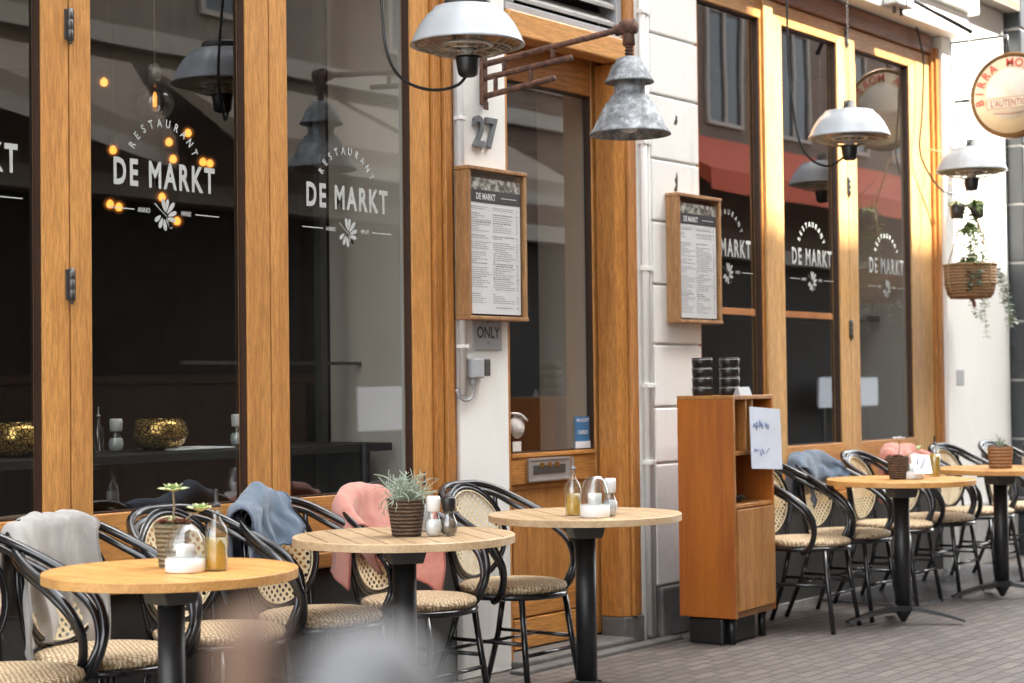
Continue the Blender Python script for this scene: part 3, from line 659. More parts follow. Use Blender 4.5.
# heaters
def heater(loc,label,bar,chain=.75,flat=True):
    o=thing('patio_heater',label,'heater',loc,0,'white dome patio heaters hung over the terrace')
    m=MB(); m.shell([(.0,.140),(.10,.139),(.128,.134),(.132,.129),(.134,.124),(.158,.103),(.181,.072),(.200,.036),(.214,.002),(.219,-.006),(.215,-.008),(.195,.03),(.16,.085),(.125,.11),(0,.115)],48); m.build('dome_shade','heater',o)
    m=MB(); m.shell([(.20,.002),(.17,.03),(.12,.055),(.07,.045),(.04,.0),(.035,-.02)],40); m.build('reflector','heatin',o)
    m=MB()
    for rr,zz in ((.20,-.004),(.165,-.022),(.13,-.034),(.095,-.043),(.06,-.05)): m.tube([(rr*math.cos(a*PI/16),rr*math.sin(a*PI/16),zz) for a in range(32)],.0016,4,closed=True)
    for k in range(28):
        a=k*2*PI/28; m.tube([(.04*math.cos(a),.04*math.sin(a),-.053),(.12*math.cos(a),.12*math.sin(a),-.037),(.205*math.cos(a),.205*math.sin(a),-.003)],.0011,4)
    m.build('grille','grille',o)
    m=MB(); m.lathe([(.022,.0),(.026,-.03),(.03,-.05)],16); m.tube([(.09*math.cos(a*PI/12),.09*math.sin(a*PI/12),-.005) for a in range(24)],.009,8,closed=True); m.build('halogen_tube','whitep',o)
    m=MB(); m.lathe([(.045,-.048),(.046,-.06),(.040,-.10),(.036,-.118),(.026,-.126),(0,-.126)],20); m.build('lamp_cap','plastic',o)
    m=MB(); m.lathe([(.088,.136),(.088,.165),(.08,.172),(.03,.175),(.028,.19),(0,.19)] if not flat else [(.055,.138),(.05,.15),(.03,.16),(.028,.19),(0,.19)],24); m.tube([(-.05,0,.145),(-.045,0,.175),(-.02,0,.18)],.006,6); m.tube([(.05,0,.145),(.045,0,.175),(.02,0,.18)],.006,6); m.build('mount','grey',o)
    m=MB()
    z=.19; k=0
    while z<chain:
        a=k%2*PI/2; m.tube([(math.cos(a)*.006*math.cos(t*PI/4),math.sin(a)*.006*math.cos(t*PI/4),z+.012+.014*math.sin(t*PI/4)) for t in range(8)],.0016,4,closed=True); z+=.022; k+=1
    m.build('chain','steel',o)
    bx,by,bz=bar
    m=MB(); m.tube([(0,-.02,chain),(bx-loc[0],by-loc[1],bz-loc[2])],.014,8); m.build('support_bar','plastic',o)
    return o
heater((5.264,-.640,2.555),'white dome heater hanging upper left above the menu box','' or (5.35,-.03,3.86),1.1,False)
heater((8.599,-.58,2.56),'white dome heater hanging in front of the right oak window','' or (8.5,-.16,3.86),1.15)
heater((10.459,-.488,2.555),'white dome heater hanging beside the round beer sign','' or (10.13,-.16,3.66),.855)
tube_thing('power_cable',[(5.05,-.36,3.2),(5.035,-.41,2.72),(5.04,-.43,2.52),(5.09,-.46,2.42),(5.17,-.53,2.38),(5.25,-.60,2.40),(5.30,-.63,2.47)],.006,'plastic','black power cable looping down left of the upper left heater','cable',sn=8)
tube_thing('power_cable',[(8.36,-.35,3.5),(8.356,-.351,3.1),(8.37,-.353,2.86),(8.40,-.38,2.56),(8.44,-.43,2.44),(8.50,-.51,2.40),(8.58,-.57,2.46)],.006,'plastic','dark power cable looping beside the heater in front of the right window','cable',sn=8)
tube_thing('power_cable',[(10.25,-.08,3.55),(10.56,-.06,3.60),(10.72,-.06,3.40),(10.74,-.06,3.25),(10.70,-.06,2.95),(10.66,-.06,2.75),(10.74,-.07,2.62),(10.90,-.1,2.50),(11.0,-.16,2.47)],.006,'plastic','black power cable hanging over the right oak frame, left of the planter','cable',sn=8)
o=thing('junction_box','pale grey junction box under the white lintel','box',(10.06,-.20,3.60))
m=MB(); m.box((-.13,-.06,-.06),(-.01,.04,.06)); m.box((.01,-.06,-.06),(.11,.04,.07)); m.build('box_body','galv',o,bevel=.01)
m=MB(); m.lathe([(.012,-.1),(.012,-.05)],8,c=(-.05,0,0)); m.lathe([(.012,-.1),(.012,-.05)],8,c=(.05,0,0)); m.build('cable_gland','grey',o)
# round beer sign (perpendicular to the wall)
o=thing('round_sign','round cream beer sign with brown rim projecting from the white wall','sign',(11.304,-.435,3.13))
XZ=Rz(rad(-90))   # text facing -X
m=MB(); m.lathe([(0,-.035),(.262,-.035),(.275,-.04),(.283,-.03),(.283,.03),(.275,.04),(.262,.035),(0,.035)],56,mx=Ry(rad(90))); m.build('sign_case','gold',o)
for sgn in (-1,):
    m=MB(); m.lathe([(0,.0),(.252,.0),(.252,.002),(0,.002)],56,mx=T((-.0385,0,0))@Ry(rad(90))); f=m.build('sign_face','cream',o)
    m=MB(); m.lathe([(0,.0),(.172,.0),(.172,.002),(0,.002)],48,mx=T((-.0415,0,.01))@Ry(rad(90))); m.build('sign_centre','creamw',f)
    m=MB()
    for i,ch in enumerate('BIRRA MORETTI'):
        a=rad(100-200*i/12); text_mb(m,ch,.078,T((-.0445,0,0))@Rz(rad(-90))@T((-.19*math.sin(a),0,.19*math.cos(a)))@Ry(-a),bold=.0012,xs=.95)
    m.build('red_lettering','red',f)
    m=MB(); m.box((-.0435,-.165,-.085),(-.042,.165,-.012)); m.build('banner','rope',f)
    m=MB(); m.box((-.0445,-.158,-.079),(-.0437,.158,-.018)); m.build('banner_inner','creamw',f)
    m=MB(); text_mb(m,"L'AUTENTICA",.062,T((-.0455,0,-.071))@Rz(rad(-90)),bold=.001,xs=.72); m.tube([(-.044,-.12,-.115),(-.044,0,-.125),(-.044,.12,-.115)],.0025,4); m.build('banner_lettering','terracotta',f)
m=MB(); m.tube([(0,.03,.28),(0,.03,.40),(0,.45,.40)],.010,8); m.tube([(0,.28,0),(0,.45,0)],.012,8); m.build('sign_bracket','black',o)
# hanging basket
o=thing('hanging_basket','wicker half basket with trailing green plants hanging on the white wall','planter',(10.86,-.30,1.82))
m=MB(); m.lathe([(.125,-.035),(.145,-.01),(.162,.06),(.168,.185),(.155,.185),(.15,.14),(0,.14)],36); m.build('basket','wickerb',o)
m=MB()
for z,r in ((.18,.170),(.06,.164)): m.tube([(r*math.cos(a*PI/16),r*math.sin(a*PI/16),z) for a in range(32)],.005,6,closed=True)
for a in (150,-40,250): 
    c,s_=math.cos(rad(a)),math.sin(rad(a)); m.tube([(0,0,.62),(c*.17,s_*.17,.18),(c*.17,s_*.17,.06),(c*.13,s_*.13,-.03),(0,0,-.04)],.0045,6)
m.tube([(0,0,.62),(0,.1,.9),(0,.28,.95)],.005,6); m.build('rope','rope',o)
tuft('foliage','palegreen',o,110,.13,.17,.010,.16,3,droop=.9)
tuft('leaves','green',o,120,.14,.19,.012,.16,33,droop=.9)
tuft('upper_leaves','green',o,90,.12,.11,.011,.40,37,droop=1.2)
def trails(par,starts,mat,seed=1,name='trailing_stems'):
    R=random.Random(seed); m=MB()
    for (x,y,z,dx,dy,L) in starts:
        P=[Vector((x,y,z))]; d=Vector((dx,dy,.25))
        for k in range(14):
            d=d*.82+Vector((R.uniform(-.15,.15),R.uniform(-.15,.15),-.22)); P.append(P[-1]+d.normalized()*L/14)
        m.tube(P,.0016,4)
        for p in P[1:]:
            for q in range(7):
                a=R.uniform(0,2*PI); l=R.uniform(.018,.042); dv=Vector((math.cos(a),math.sin(a),R.uniform(-.6,.4)))*l; sv=Vector((-dv.y,dv.x,R.uniform(-.3,.3)*l))*.33
                m.add([p,p+dv*.5+sv,p+dv,p+dv*.5-sv],[(0,1,2,3)])
    return m.build(name,mat,par,recalc=False)
trails(o,[(.15,-.08,.15,.3,-.1,.42),(.16,-.05,.15,.35,0,.5),(.12,-.12,.15,.3,-.3,.38),(.17,0,.15,.2,.1,.33),(.14,-.1,.15,.4,-.2,.27),(-.12,-.05,.15,-.25,-.1,.16),(-.1,-.1,.15,-.2,-.3,.12),(.18,.02,.16,.5,.1,.36)],'silver_green',4)
trails(o,[(.05,0,.55,.3,-.1,.45),(-.06,-.03,.5,-.3,-.1,.4),(.08,-.03,.4,.2,-.1,.35),(-.1,0,.3,-.2,-.2,.25),(.0,0,.6,.1,-.1,.35),(.02,0,.5,-.1,-.2,.3),(-.03,0,.55,-.3,0,.4),(0,.02,.45,.2,0,.28),(-.05,0,.4,-.2,-.1,.3)],'green',9,'climbing_stems')
m=MB(); m.lathe([(.03,.12),(.06,.14),(.07,.17),(.05,.2),(0,.21)],16,c=(-.02,-.03,0)); m.build('round_pot','galv',o)
m=MB(); m.tube([(-.03,-.02,-.04),(-.02,-.03,-.06),(-.01,-.03,-.09)],.012,7); m.build('dried_flower','redleaf',o)
for i,(p,l,tl) in enumerate((((10.71,-.28,2.29),'dark metal cup with trailing plant hanging left of its pair above the wicker basket',.1),((10.82,-.38,2.30),'tilted dark metal cup with fern hanging right of its pair above the basket',-.5))):
    q=thing('hanging_cup',l,'planter',p,0,'metal cups above the basket'); q.rotation_euler=(0,tl,0)
    m=MB(); m.lathe([(.035,0),(.05,.09),(.047,.09),(.04,.08),(0,.08)],20); m.build('cup','grey',q)
    tuft('foliage','palegreen' if i==0 else 'green',q,60,.10,.10,.008,.07,8+i,droop=.9)
    m=MB(); m.tube([(0,0,.08),(.01,.02,.2),(.06,.15,.30)],.003,5); m.build('wire','rope',q)
# neighbour at the far right
nb=thing('neighbour_building','dark tiled neighbouring shop front at the right edge of the picture','building',(12.34,0,0))
m=MB()
for i in range(12): m.box((.0,-.10,i*.42+.006),(.14,.3,i*.42+.414))
m.build('tiled_pier','tile',nb,bevel=.01)
m=MB(); m.box((0.005,-.09,0),(.135,.3,5.04)); m.build('pier_core','sill',nb)
m=MB(); m.box((.14,-.02,.5),(4,.02,5)); m.build('shop_window','dglass',nb)
m=MB(); m.box((.14,-.03,0),(4,.3,.5)); m.box((.14,-.06,.5),(.2,.0,5)); m.box((.2,-.05,3.2),(4,.0,3.3)); m.build('window_frame','galv',nb)
m=MB(); m.box((0,-.02,5.04),(4,.3,11)); m.build('upper_wall','brick',nb)

# ------------------------------------------------------------------ across the street (seen in the glass)
def opposite(x0,x1,h,label,ymat,wins,awn,awn_m,seed,y=-9.0,skew=0,dz=0):
    o=thing('townhouse',label,'building',((x0+x1)/2,y,0)); c=(x0+x1)/2
    m=MB(); m.box((x0-c,-6,3.2),(x1-c,0,h)); m.build('wall',ymat,o)
    m=MB(); m.box((x0-c,-5.9,0),(x1-c,-.3,3.199)); m.build('shop_front','darkin',o)
    m=MB(); m.box((x0-c,.01,3.2),(x1-c,.10,3.42)); m.box((x0-c,.01,4.72),(x1-c,.14,4.92)); m.build('cornice','awnings',o)
    z=5.3
    while z<h-1.5:
        x=x0+1.0
        while x<x1-1.2:
            w=MB(); X=x-c
            w.box((X-.06,.01,z-.06),(X+1.06,.06,z)); w.box((X-.06,.01,z+1.7),(X+1.06,.06,z+1.76)); w.box((X-.06,.01,z),(X,.06,z+1.7)); w.box((X+1,.01,z),(X+1.06,.06,z+1.7)); w.box((X+.47,.015,z),(X+.53,.05,z+1.7))
            f=w.build('window','awnings',o); g=MB(); g.box((X,.002,z),(X+1,.012,z+1.7)); g.build('pane','dglass',f); x+=2.2
        z+=3.0
    if awn:
        a0,a1=awn; A=MB(); d0=1.7+skew; d1=1.7-.6*skew; zo=3.62+dz
        A.add([(a0-c,.145,4.55+dz),(a1-c,.145,4.55+dz),(a1-c,d1,zo+.1),(a0-c,d0,zo+.1),(a1-c,d1,zo-.12),(a0-c,d0,zo-.12),(a1-c,d1-.02,zo-.12),(a0-c,d0-.02,zo-.12),(a1-c,.145,4.51+dz),(a0-c,.145,4.51+dz)],[(0,1,2,3),(3,2,4,5),(5,4,6,7),(7,6,8,9),(0,3,5,7,9),(1,2,4,6,8)]); aw=A.build('awning',awn_m,o)
        E_=MB(); E_.add([(a0-c,d0+.006,zo-.2),(a1-c,d1+.006,zo-.2),(a1-c,d1+.006,zo-.06),(a0-c,d0+.006,zo-.06)],[(0,1,2,3)]); E_.build('valance','awnings' if awn_m=='awning' else awn_m,aw,solid=.006)
    return o
opposite(-6,12.0,19.5,'tall grey brown rendered townhouse across the street, mirrored in the left panes','render',1,(7.4,11.9),'awning',1,skew=1.5)
opposite(12.0,15.0,15.0,'narrow rendered townhouse with beige awning across the street','render',1,(12.1,14.9),'awning',4)
opposite(15.0,18.0,15.0,'lower brick townhouse with beige awning across the street','brick',1,(15.1,17.9),'awning',2)
opposite(18.0,44,15.0,'brick townhouse with red awning across the street','brick',1,(20.6,38),'redawn',3,dz=.45)
for x0,x1,z0,z1,l in ((15.2,16.3,.76,1.28,'white display board standing across the street, mirrored in the second left pane'),(26.6,28.8,.85,1.34,'wide white display board across the street, mirrored in the right panes')):
    o=thing('display_board',l,'board',((x0+x1)/2,-8.85,0)); h=(x1-x0)/2
    m=MB(); m.box((-h,0,z0),(h,.03,z1)); m.build('board','paper',o,bevel=.003)
    m=MB(); m.box((-h*.8,-.05,0),(-h*.8+.04,-.002,z1-.05)); m.build('leg','grey',o); m=MB(); m.box((h*.8-.04,-.05,0),(h*.8,-.002,z1-.05)); m.build('leg','grey',o)
# ------------------------------------------------------------------ tables
def table(label,loc,rz,arm=0):
    o=thing('cafe_table',label,'table',loc,rz,'round slatted cafe tables along the facade'); R=.38; zt=.75; th=.027
    m=MB(); W=.0845; n=9
    for i in range(n):
        x0=-R+i*W; x1=min(R,x0+W)-.0065; x0=max(-R,x0)
        pts=[]
        K=8
        for k in range(K+1):
            x=x0+(x1-x0)*k/K; pts.append((x,math.sqrt(max(0,(R*R-x*x)))))
        for k in range(K,-1,-1):
            x=x0+(x1-x0)*k/K; pts.append((x,-math.sqrt(max(0,(R*R-x*x)))))
        q=[pts[0]]
        for p in pts[1:]:
            if (p[0]-q[-1][0])**2+(p[1]-q[-1][1])**2>1e-8: q.append(p)
        m.prism(q,zt-th,zt,axis='z')
    top=m.build('tabletop','top',o,bevel=.0022)
    m=MB(); N=72   # solid rim that closes the slat ends
    vs=[];fs=[]
    for k in range(N):
        a=2*PI*k/N; c,s_=math.cos(a),math.sin(a)
        for r,z in ((R-.012,zt-th+.002),(R+.001,zt-th+.001),(R+.001,zt-.0015),(R-.001,zt+.0006),(R-.012,zt+.0006)): vs.append((r*c,r*s_,z))
    for k in range(N):
        k2=(k+1)%N
        for j in range(5):
            j2=(j+1)%5; fs.append((k*5+j,k2*5+j,k2*5+j2,k*5+j2))
    m.add(vs,fs,False); m.build('rim','top',top)
    m=MB(); m.prism([(-.055,.655),(.055,.655),(.075,.722),(-.075,.722)],-.055,.055); m.box((-.15,-.02,.700),(.15,.02,.7215)); m.build('bracket','grey',o,bevel=.004)
    m=MB(); m.lathe([(.041,.07),(.041,.655)],28); m.build('column','blackm',o)
    m=MB()
    for aw in (-65,139,37):
        a=rad(aw-rz/PI*180); c,s_=math.cos(a),math.sin(a); N_=10; vs=[];fs=[]
        for i in range(N_+1):
            t=i/N_; r=-.05+.36*t; zc=.086-.078*max(0,t-.1)**1.6; w=.040*(1-t)+.026*t; h=.026*(1-t)+.012*t
            for sx,sz in ((-1,-1),(1,-1),(1,1),(-1,1)): vs.append((r*c-s_*w*sx*(.75 if sz>0 else 1),r*s_+c*w*sx*(.75 if sz>0 else 1),max(.001,zc+h*(.5*sz))))
        for i in range(N_):
            for j in range(4): fs.append((i*4+j,i*4+(j+1)%4,(i+1)*4+(j+1)%4,(i+1)*4+j))
        fs.append(tuple(N_*4+j for j in range(4))); fs.append((3,2,1,0)); m.add(vs,fs)
    m.lathe([(.012,.012),(.03,.045),(.05,.075),(.045,.09),(0,.09)],20); m.build('base','blackm',o)
    return o
TB=[(3.427,-1.006),(4.648,-.825),(5.782,-.793),(8.608,-.835),(9.926,-.846)]
t0=table('round oak cafe table nearest the camera at the left with candle lantern and oil',(TB[0][0],TB[0][1],0),rad(-5),-53)
for p,rz,l in ((TB[1],rad(-36),'slatted round table second from the left, with cactus basket and two shakers'),(TB[2],rad(-38),'round table in front of the oak door with glass dome and oil bottle'),(TB[3],rad(-40),'round table right of the cabinet with white flower basket and card'),(TB[4],rad(-30),'round table farthest right with brown basket pot, cut by the picture edge')):
    tt=dup(t0,(p[0],p[1],0),rz,l)
    for k in kids(tt):
        if k.name.startswith('base'): k.rotation_euler=(0,0,rad(-5)-rz)
        if k.name.startswith('tabletop') and p[0]<7:
            for q in [k]+kids(k): q.material_slots[0].link='OBJECT'; q.material_slots[0].material=M['topp']
t0.scale=(.935,.935,1)
# ------------------------------------------------------------------ chairs
def chair(label,loc,rz):
    o=thing('bistro_chair',label,'chair',loc,rz,'black bistro armchairs with cane backs')
    m=MB(); m.lathe([(.0,.425),(.195,.425),(.214,.432),(.221,.444),(.217,.456),(.198,.464),(.1,.468),(0,.469)],48); m.build('seat','seat',o)
    m=MB(); m.tube([(.214*math.cos(a*PI/20),.214*math.sin(a*PI/20),.418) for a in range(40)],.0125,8,closed=True); m.build('seat_ring','black',o)
    H=[(0,.262,.852),(.10,.256,.849),(.185,.222,.826),(.243,.150,.782),(.276,.055,.732),(.286,-.035,.685),(.280,-.105,.628),(.262,-.138,.558),(.245,-.132,.485),(.232,-.100,.425),(.215,-.06,.405)]
    for nm,dz,dx,r in (('arm_hoop',0,0,.0143),('inner_hoop',-.026,-.014,.0118)):
        pts=[(-x+(-dx if x>.05 else 0),y+(.6*dx*-1*-1 if y>.2 else -dx*.7),z+dz*(1 if z>.5 else .2)) for x,y,z in H[::-1]]+[(x+(dx if x>.05 else 0),y+(.6*dx if y>.2 else -dx*.7),z+dz*(1 if z>.5 else .2)) for x,y,z in H[1:]]
        m=MB(); m.tube(pts,r,10,smooth_n=5); m.build(nm,'black',o)
    # cane oval panel, curved a little around the sitter
    def bp(u,v,off=0): # u,v in -1..1
        x=.166*u; z=.652+.172*v; y=.222+.05*v*.5-.035*u*u+off; return (x,y,z)
    m=MB(); vs=[bp(0,0)];fs=[];N=40;K=6
    for k in range(1,K+1):
        for a in range(N): vs.append(bp(k/K*math.cos(2*PI*a/N),k/K*math.sin(2*PI*a/N)))
    for a in range(N): fs.append((0,1+a,1+(a+1)%N))
    for k in range(K-1):
        for a in range(N): fs.append((1+k*N+a,1+(k+1)*N+a,1+(k+1)*N+(a+1)%N,1+k*N+(a+1)%N))
    m.add(vs,fs,True); cn=m.build('backrest','cane',o)
    m=MB(); m.tube([bp(1.06*math.cos(2*PI*a/40),1.06*math.sin(2*PI*a/40)) for a in range(40)],.0105,8,closed=True); fr=m.build('back_frame','black',o)
    m=MB(); m.tube([bp(1.0*math.cos(2*PI*a/40),1.0*math.sin(2*PI*a/40),-.008) for a in range(40)],.0035,5,closed=True); m.build('binding','cane_edge',o)  # pale piping, with the frame's highlight line put into its colour
    m=MB(); m.tube([bp(1.17*math.cos(2*PI*a/40),1.155*math.sin(2*PI*a/40),.004) for a in range(40)],.008,6,closed=True); m.build('outer_ring','black',fr)
    for s_ in (-1,1):
        m=MB(); m.tube([(s_*.15,.165,.42),(s_*.168,.195,.60),(s_*.172,.215,.80)],.010,8,smooth_n=4); m.build('back_post','black',o)
        m=MB(); m.tube([(s_*.150,-.150,.42),(s_*.165,-.175,.22),(s_*.185,-.205,.0)],.0125,10); m.build('leg','black',o)
        m=MB(); m.tube([(s_*.145,.150,.42),(s_*.165,.20,.22),(s_*.195,.285,.0)],.0125,10); m.build('leg','black',o)
    m=MB()
    for s_ in (-1,1): m.tube([(s_*.163,-.174,.235),(s_*.163,.198,.235)],.008,8)
    m.tube([(-.168,-.18,.19),(.168,-.18,.19)],.008,8); m.tube([(-.168,.207,.19),(.168,.207,.19)],.008,8); m.tube([(-.163,.0,.236),(.163,0,.236)],.007,8)
    m.build('stretcher','black',o); return o
M['cane_edge']=plain('cane_binding_highlight',(.66,.55,.38),.5)
CHL=[((3.17,-.60),9,'black bistro chair at the far left, cut by the picture edge, no blanket'),
((3.625,-.50),7,'black bistro chair carrying the light grey blanket'),
((4.16,-.43),3,'black bistro chair behind the oil bottle of the nearest table'),
((4.66,-.42),3,'black bistro chair carrying the slate blue blanket in front of the left windows'),
((5.18,-.44),4,'black bistro chair carrying the coral pink blanket behind the cactus table'),
((5.80,-.42),1,'black bistro chair in front of the white pier and the oak door'),
((8.22,-.49),6,'black bistro chair just right of the cabinet, its back half hidden'),
((8.74,-.47),2,'black bistro chair under the crumpled blue blanket right of the cabinet'),
((9.40,-.42),3,'black bistro chair behind the white flower table'),
((10.0,-.42),2,'black bistro chair under the coral blanket on the right'),
((10.62,-.42),-3,'black bistro chair left of the rightmost table, before the white wall'),
((11.22,-.50),-3,'black bistro chair at the right picture edge, behind the last table')]
c0=None; CO=[]
for (x,y),rz,l in CHL:
    if c0 is None: c0=chair(l,(x,y,0),rad(rz)); CO.append(c0)
    else: CO.append(dup(c0,(x,y,0),rad(rz),l))
# ------------------------------------------------------------------ blankets draped over chair backs
def blanket(name,label,ch,u0,u1,front,back,mats,seed,bulge=.0,skew=0,fold=.012,th=.005,topz=.872):
    """cloth over the hoop; u along the hoop (x), v from front hem over the top to the back hem"""
    R=random.Random(seed); ph=[R.uniform(0,6) for _ in range(12)]
    (x0,y0,_),rz=ch.location,ch.rotation_euler[2]
    o=bpy.data.objects.new(name,None)
    def hoop(x):
        ax=abs(x)
        pts=[(0,.262,.852),(.10,.256,.849),(.185,.222,.826),(.243,.150,.782),(.276,.055,.732),(.30,-.03,.69)]
        for i in range(len(pts)-1):
            if ax<=pts[i+1][0] or i==len(pts)-2:
                t=(ax-pts[i][0])/(pts[i+1][0]-pts[i][0]); return pts[i][1]+(pts[i+1][1]-pts[i][1])*t, pts[i][2]+(pts[i+1][2]-pts[i][2])*t
    def fn(u,v):
        x=u0+(u1-u0)*u; hy,hz=hoop(x); hz+=.012
        nz=noise.noise(Vector((u*2.6+ph[0],v*2.2+ph[1],ph[2]))); n2=noise.noise(Vector((u*6+v*3+ph[3],v*3.5-u*2+ph[1],ph[4]))); wob=fold*(1.9*nz+1.2*n2+.5*math.sin(u*8+ph[0]+3*v)-1.3*max(0,.16-abs(noise.noise(Vector((u*3.2+ph[5],v*2.0+ph[6],.5)))))*4)
        r=.028+bulge
        vt=front/(front+back)
        hem=.012*math.sin(u*4+ph[3])+skew*(u-.5)
        if v<vt-.06:
            t=1-v/(vt-.06); L=(front+hem)*t; z=hz-.02-L; y=hy-r-.010-.05*min(1,t*1.4)*.5+wob*min(1,.25+t*1.6)- .02*math.sin(t*5+ph[4])*fold*40*.05
            x+= (u-.5)*.05*t*math.sin(ph[5])+.012*math.sin(t*7+ph[6]+u*4)
        elif v>vt+.06:
            t=(v-vt-.06)/(1-vt-.06); L=back*t; z=hz-.02-L-hem*t; y=hy+r+.010+.02*t+wob*min(1,.2+t)
        else:
            a=(v-vt)/.06*PI/2; y=hy+math.sin(a)*(r+.010)+wob*.25; z=hz-.02+math.cos(a)*(.030+bulge*.9)+.5*wob*math.cos(a)+.006*math.sin(u*11+ph[7])
        z+=.010*noise.noise(Vector((u*9,v*9,ph[8])))+.006*noise.noise(Vector((u*17,v*17,ph[9])))
        return (x,y,z)
    m=MB(); m.grid(fn,46,60)
    E_=[fn(i/46,0) for i in range(47)]+[fn(1,j/60) for j in range(1,61)]+[fn(1-i/46,1) for i in range(1,47)]+[fn(0,1-j/60) for j in range(1,60)]
    b=m.build(name,mats,None,solid=th,sub=1,recalc=False); hm=MB(); hm.tube(E_,.0048,6,closed=True); hm.build('hem',mats+'_hem',b); b.location=ch.location; b.rotation_euler=ch.rotation_euler
    return tag(b,label,'blanket','fleece blankets over the chair backs')
blanket('blanket','light grey fleece blanket draped over the chair back at the left',CO[1],-.235,.16,.38,.30,'bl_grey',3,fold=.020,skew=.06,bulge=.006)
blanket('blanket','crumpled slate blue blanket over a chair back behind the nearest table',CO[3],-.235,.07,.16,.25,'bl_blue',8,bulge=.020,fold=.024,skew=-.08)
blanket('blanket','coral pink blanket over a chair back behind the cactus basket',CO[4],-.275,.25,.24,.30,'bl_pink',5,fold=.014,skew=.16,bulge=.006)
blanket('blanket','crumpled blue blanket over a chair back right of the cabinet',CO[7],-.235,.22,.14,.22,'bl_blue',12,bulge=.012,fold=.017,skew=-.07)
blanket('blanket','coral blanket over a chair back beside the white flower',CO[9],-.22,.24,.13,.25,'bl_pink',15,bulge=.012,fold=.011)
# ------------------------------------------------------------------ things on the tables
ZT_=.7512
GO='oil bottles on the tables'
bottle('oil_bottle',(3.470,-1.145,ZT_),.205,.032,'glass bottle of golden oil on the nearest table beside the candle lantern','bottle',.45,cap='plinth',group=GO)
bottle('oil_bottle',(5.665,-.82,ZT_),.205,.031,'glass bottle of amber oil on the table in front of the oak door','bottle',.42,cap='digit',group=GO)
bottle('oil_bottle',(8.89,-.90,ZT_),.195,.030,'glass bottle of golden oil on the table with the white flower','bottle',.60,cap='plastic',group=GO)
bottle('vinegar_bottle',(4.79,-.80,ZT_),.19,.026,'dark vinegar bottle with a tall pourer behind the shakers','bottle',.5,'whitep',cap='plinth')
def lantern(loc,label,s=1):
    o=thing('candle_lantern',label,'lantern',loc,0,'glass dome candle lanterns')
    m=MB(); m.lathe([(0,0),(.053*s,0),(.056*s,.004),(.056*s,.036),(.05*s,.04),(0,.04)],32); m.build('base','whitep',o)
    m=MB(); m.shell([(.054*s,.038),(.055*s,.06),(.050*s,.09),(.040*s,.115),(.026*s,.128),(.024*s,.13)],32); m.build('glass_dome','clear',o)
    m=MB(); m.lathe([(0,.04),(.026*s,.04),(.026*s,.075),(.0,.077)],20); m.build('candle','wax',o); return o
lantern((3.400,-1.095,ZT_),'glass candle lantern on white base on the nearest table'); lt=lantern((5.63,-.945,ZT_),'glass dome lantern on white base in front of the door',1.02); lt.scale=(1,1,1.2)
lantern((8.64,-.89,ZT_),'low white lantern base behind the card on the white flower table',1.0)
shaker((4.650,-.955,ZT_),.135,.029,'white capped salt shaker beside the cactus basket','salt','whitep')
shaker((4.695,-.985,ZT_),.132,.029,'black capped pepper shaker right of the white capped salt','pepper','plastic','pepper_shaker')
shaker((5.705,-.965,ZT_),.145,.029,'white capped shaker right of the glass dome before the door','salt','whitep')
shaker((5.76,-.93,ZT_),.14,.026,'dark capped shaker rightmost on the table before the door','pepper','plastic','pepper_shaker')
shaker((10.22,-.90,ZT_),.13,.034,'black capped shaker at the right picture edge on the last table','salt','plastic')
# plants in pots
def potted(loc,label,potm,r0,r1,h,name='potted_plant'):
    o=thing(name,label,'plant',loc,0,'potted plants on the tables')
    m=MB(); m.lathe([(r0*.96,0),(r0,.004),(r1,h-.004),(r1*1.02,h),(r1*.93,h),(r1*.9,h-.012),(0,h-.012)],36); m.build('pot',potm,o)
    m=MB(); m.lathe([(r1*.9,h-.011),(0,h-.008)],20); m.build('soil','soil',o); return o
p1=potted((3.47,-.965,ZT_),'olive ribbed pot with rosette succulents on the nearest table','ribpot',.038,.052,.125)
def rosette(m,c,R,n,tilt,seed):
    rr=random.Random(seed)
    for ring in range(3):
        for k in range(n):
            a=2*PI*(k+.5*ring)/n+rr.uniform(-.1,.1); L=R*(1-.25*ring); el=tilt+ring*.45
            d=Vector((math.cos(a)*math.cos(el),math.sin(a)*math.cos(el),math.sin(el))); s_=Vector((-math.sin(a),math.cos(a),0)); up=d.cross(s_)*-1
            base=Vector(c); w=L*.30
            m.add([base,base+d*L*.6+s_*w,base+d*L,base+d*L*.6-s_*w,base+d*L*.6-up*w*.35],[(0,1,4),(1,2,4),(2,3,4),(3,0,4),(0,1,2,3)])
m=MB()
for i,(x,y) in enumerate(((.0,-.02),(.025,.015),(-.028,.01),(.01,-.035))): rosette(m,(x,y,.122),.032,8,.35,i)
m.build('succulent','redleaf',p1,recalc=False)
tuft('fine_leaves','palegreen',p1,40,.045,.05,.003,.115,21,droop=.5)
m=MB(); m.tube([(0,0,.12),(.004,-.004,.17),(-.003,-.008,.215)],.0028,6,smooth_n=4); m.tube([(.02,-.01,.12),(.045,-.03,.145),(.062,-.045,.155)],.0025,6,smooth_n=4); m.build('stem','twig',p1)
m=MB(); rosette(m,(-.003,-.008,.215),.050,7,.22,31); rosette(m,(.064,-.047,.155),.046,7,.35,33); m.build('top_rosette','palegreen',p1,recalc=False)
p2=potted((4.615,-.865,ZT_),'dark wicker pot with silvery curling air plant','wicker',.050,.066,.125)
R=random.Random(5); m=MB()
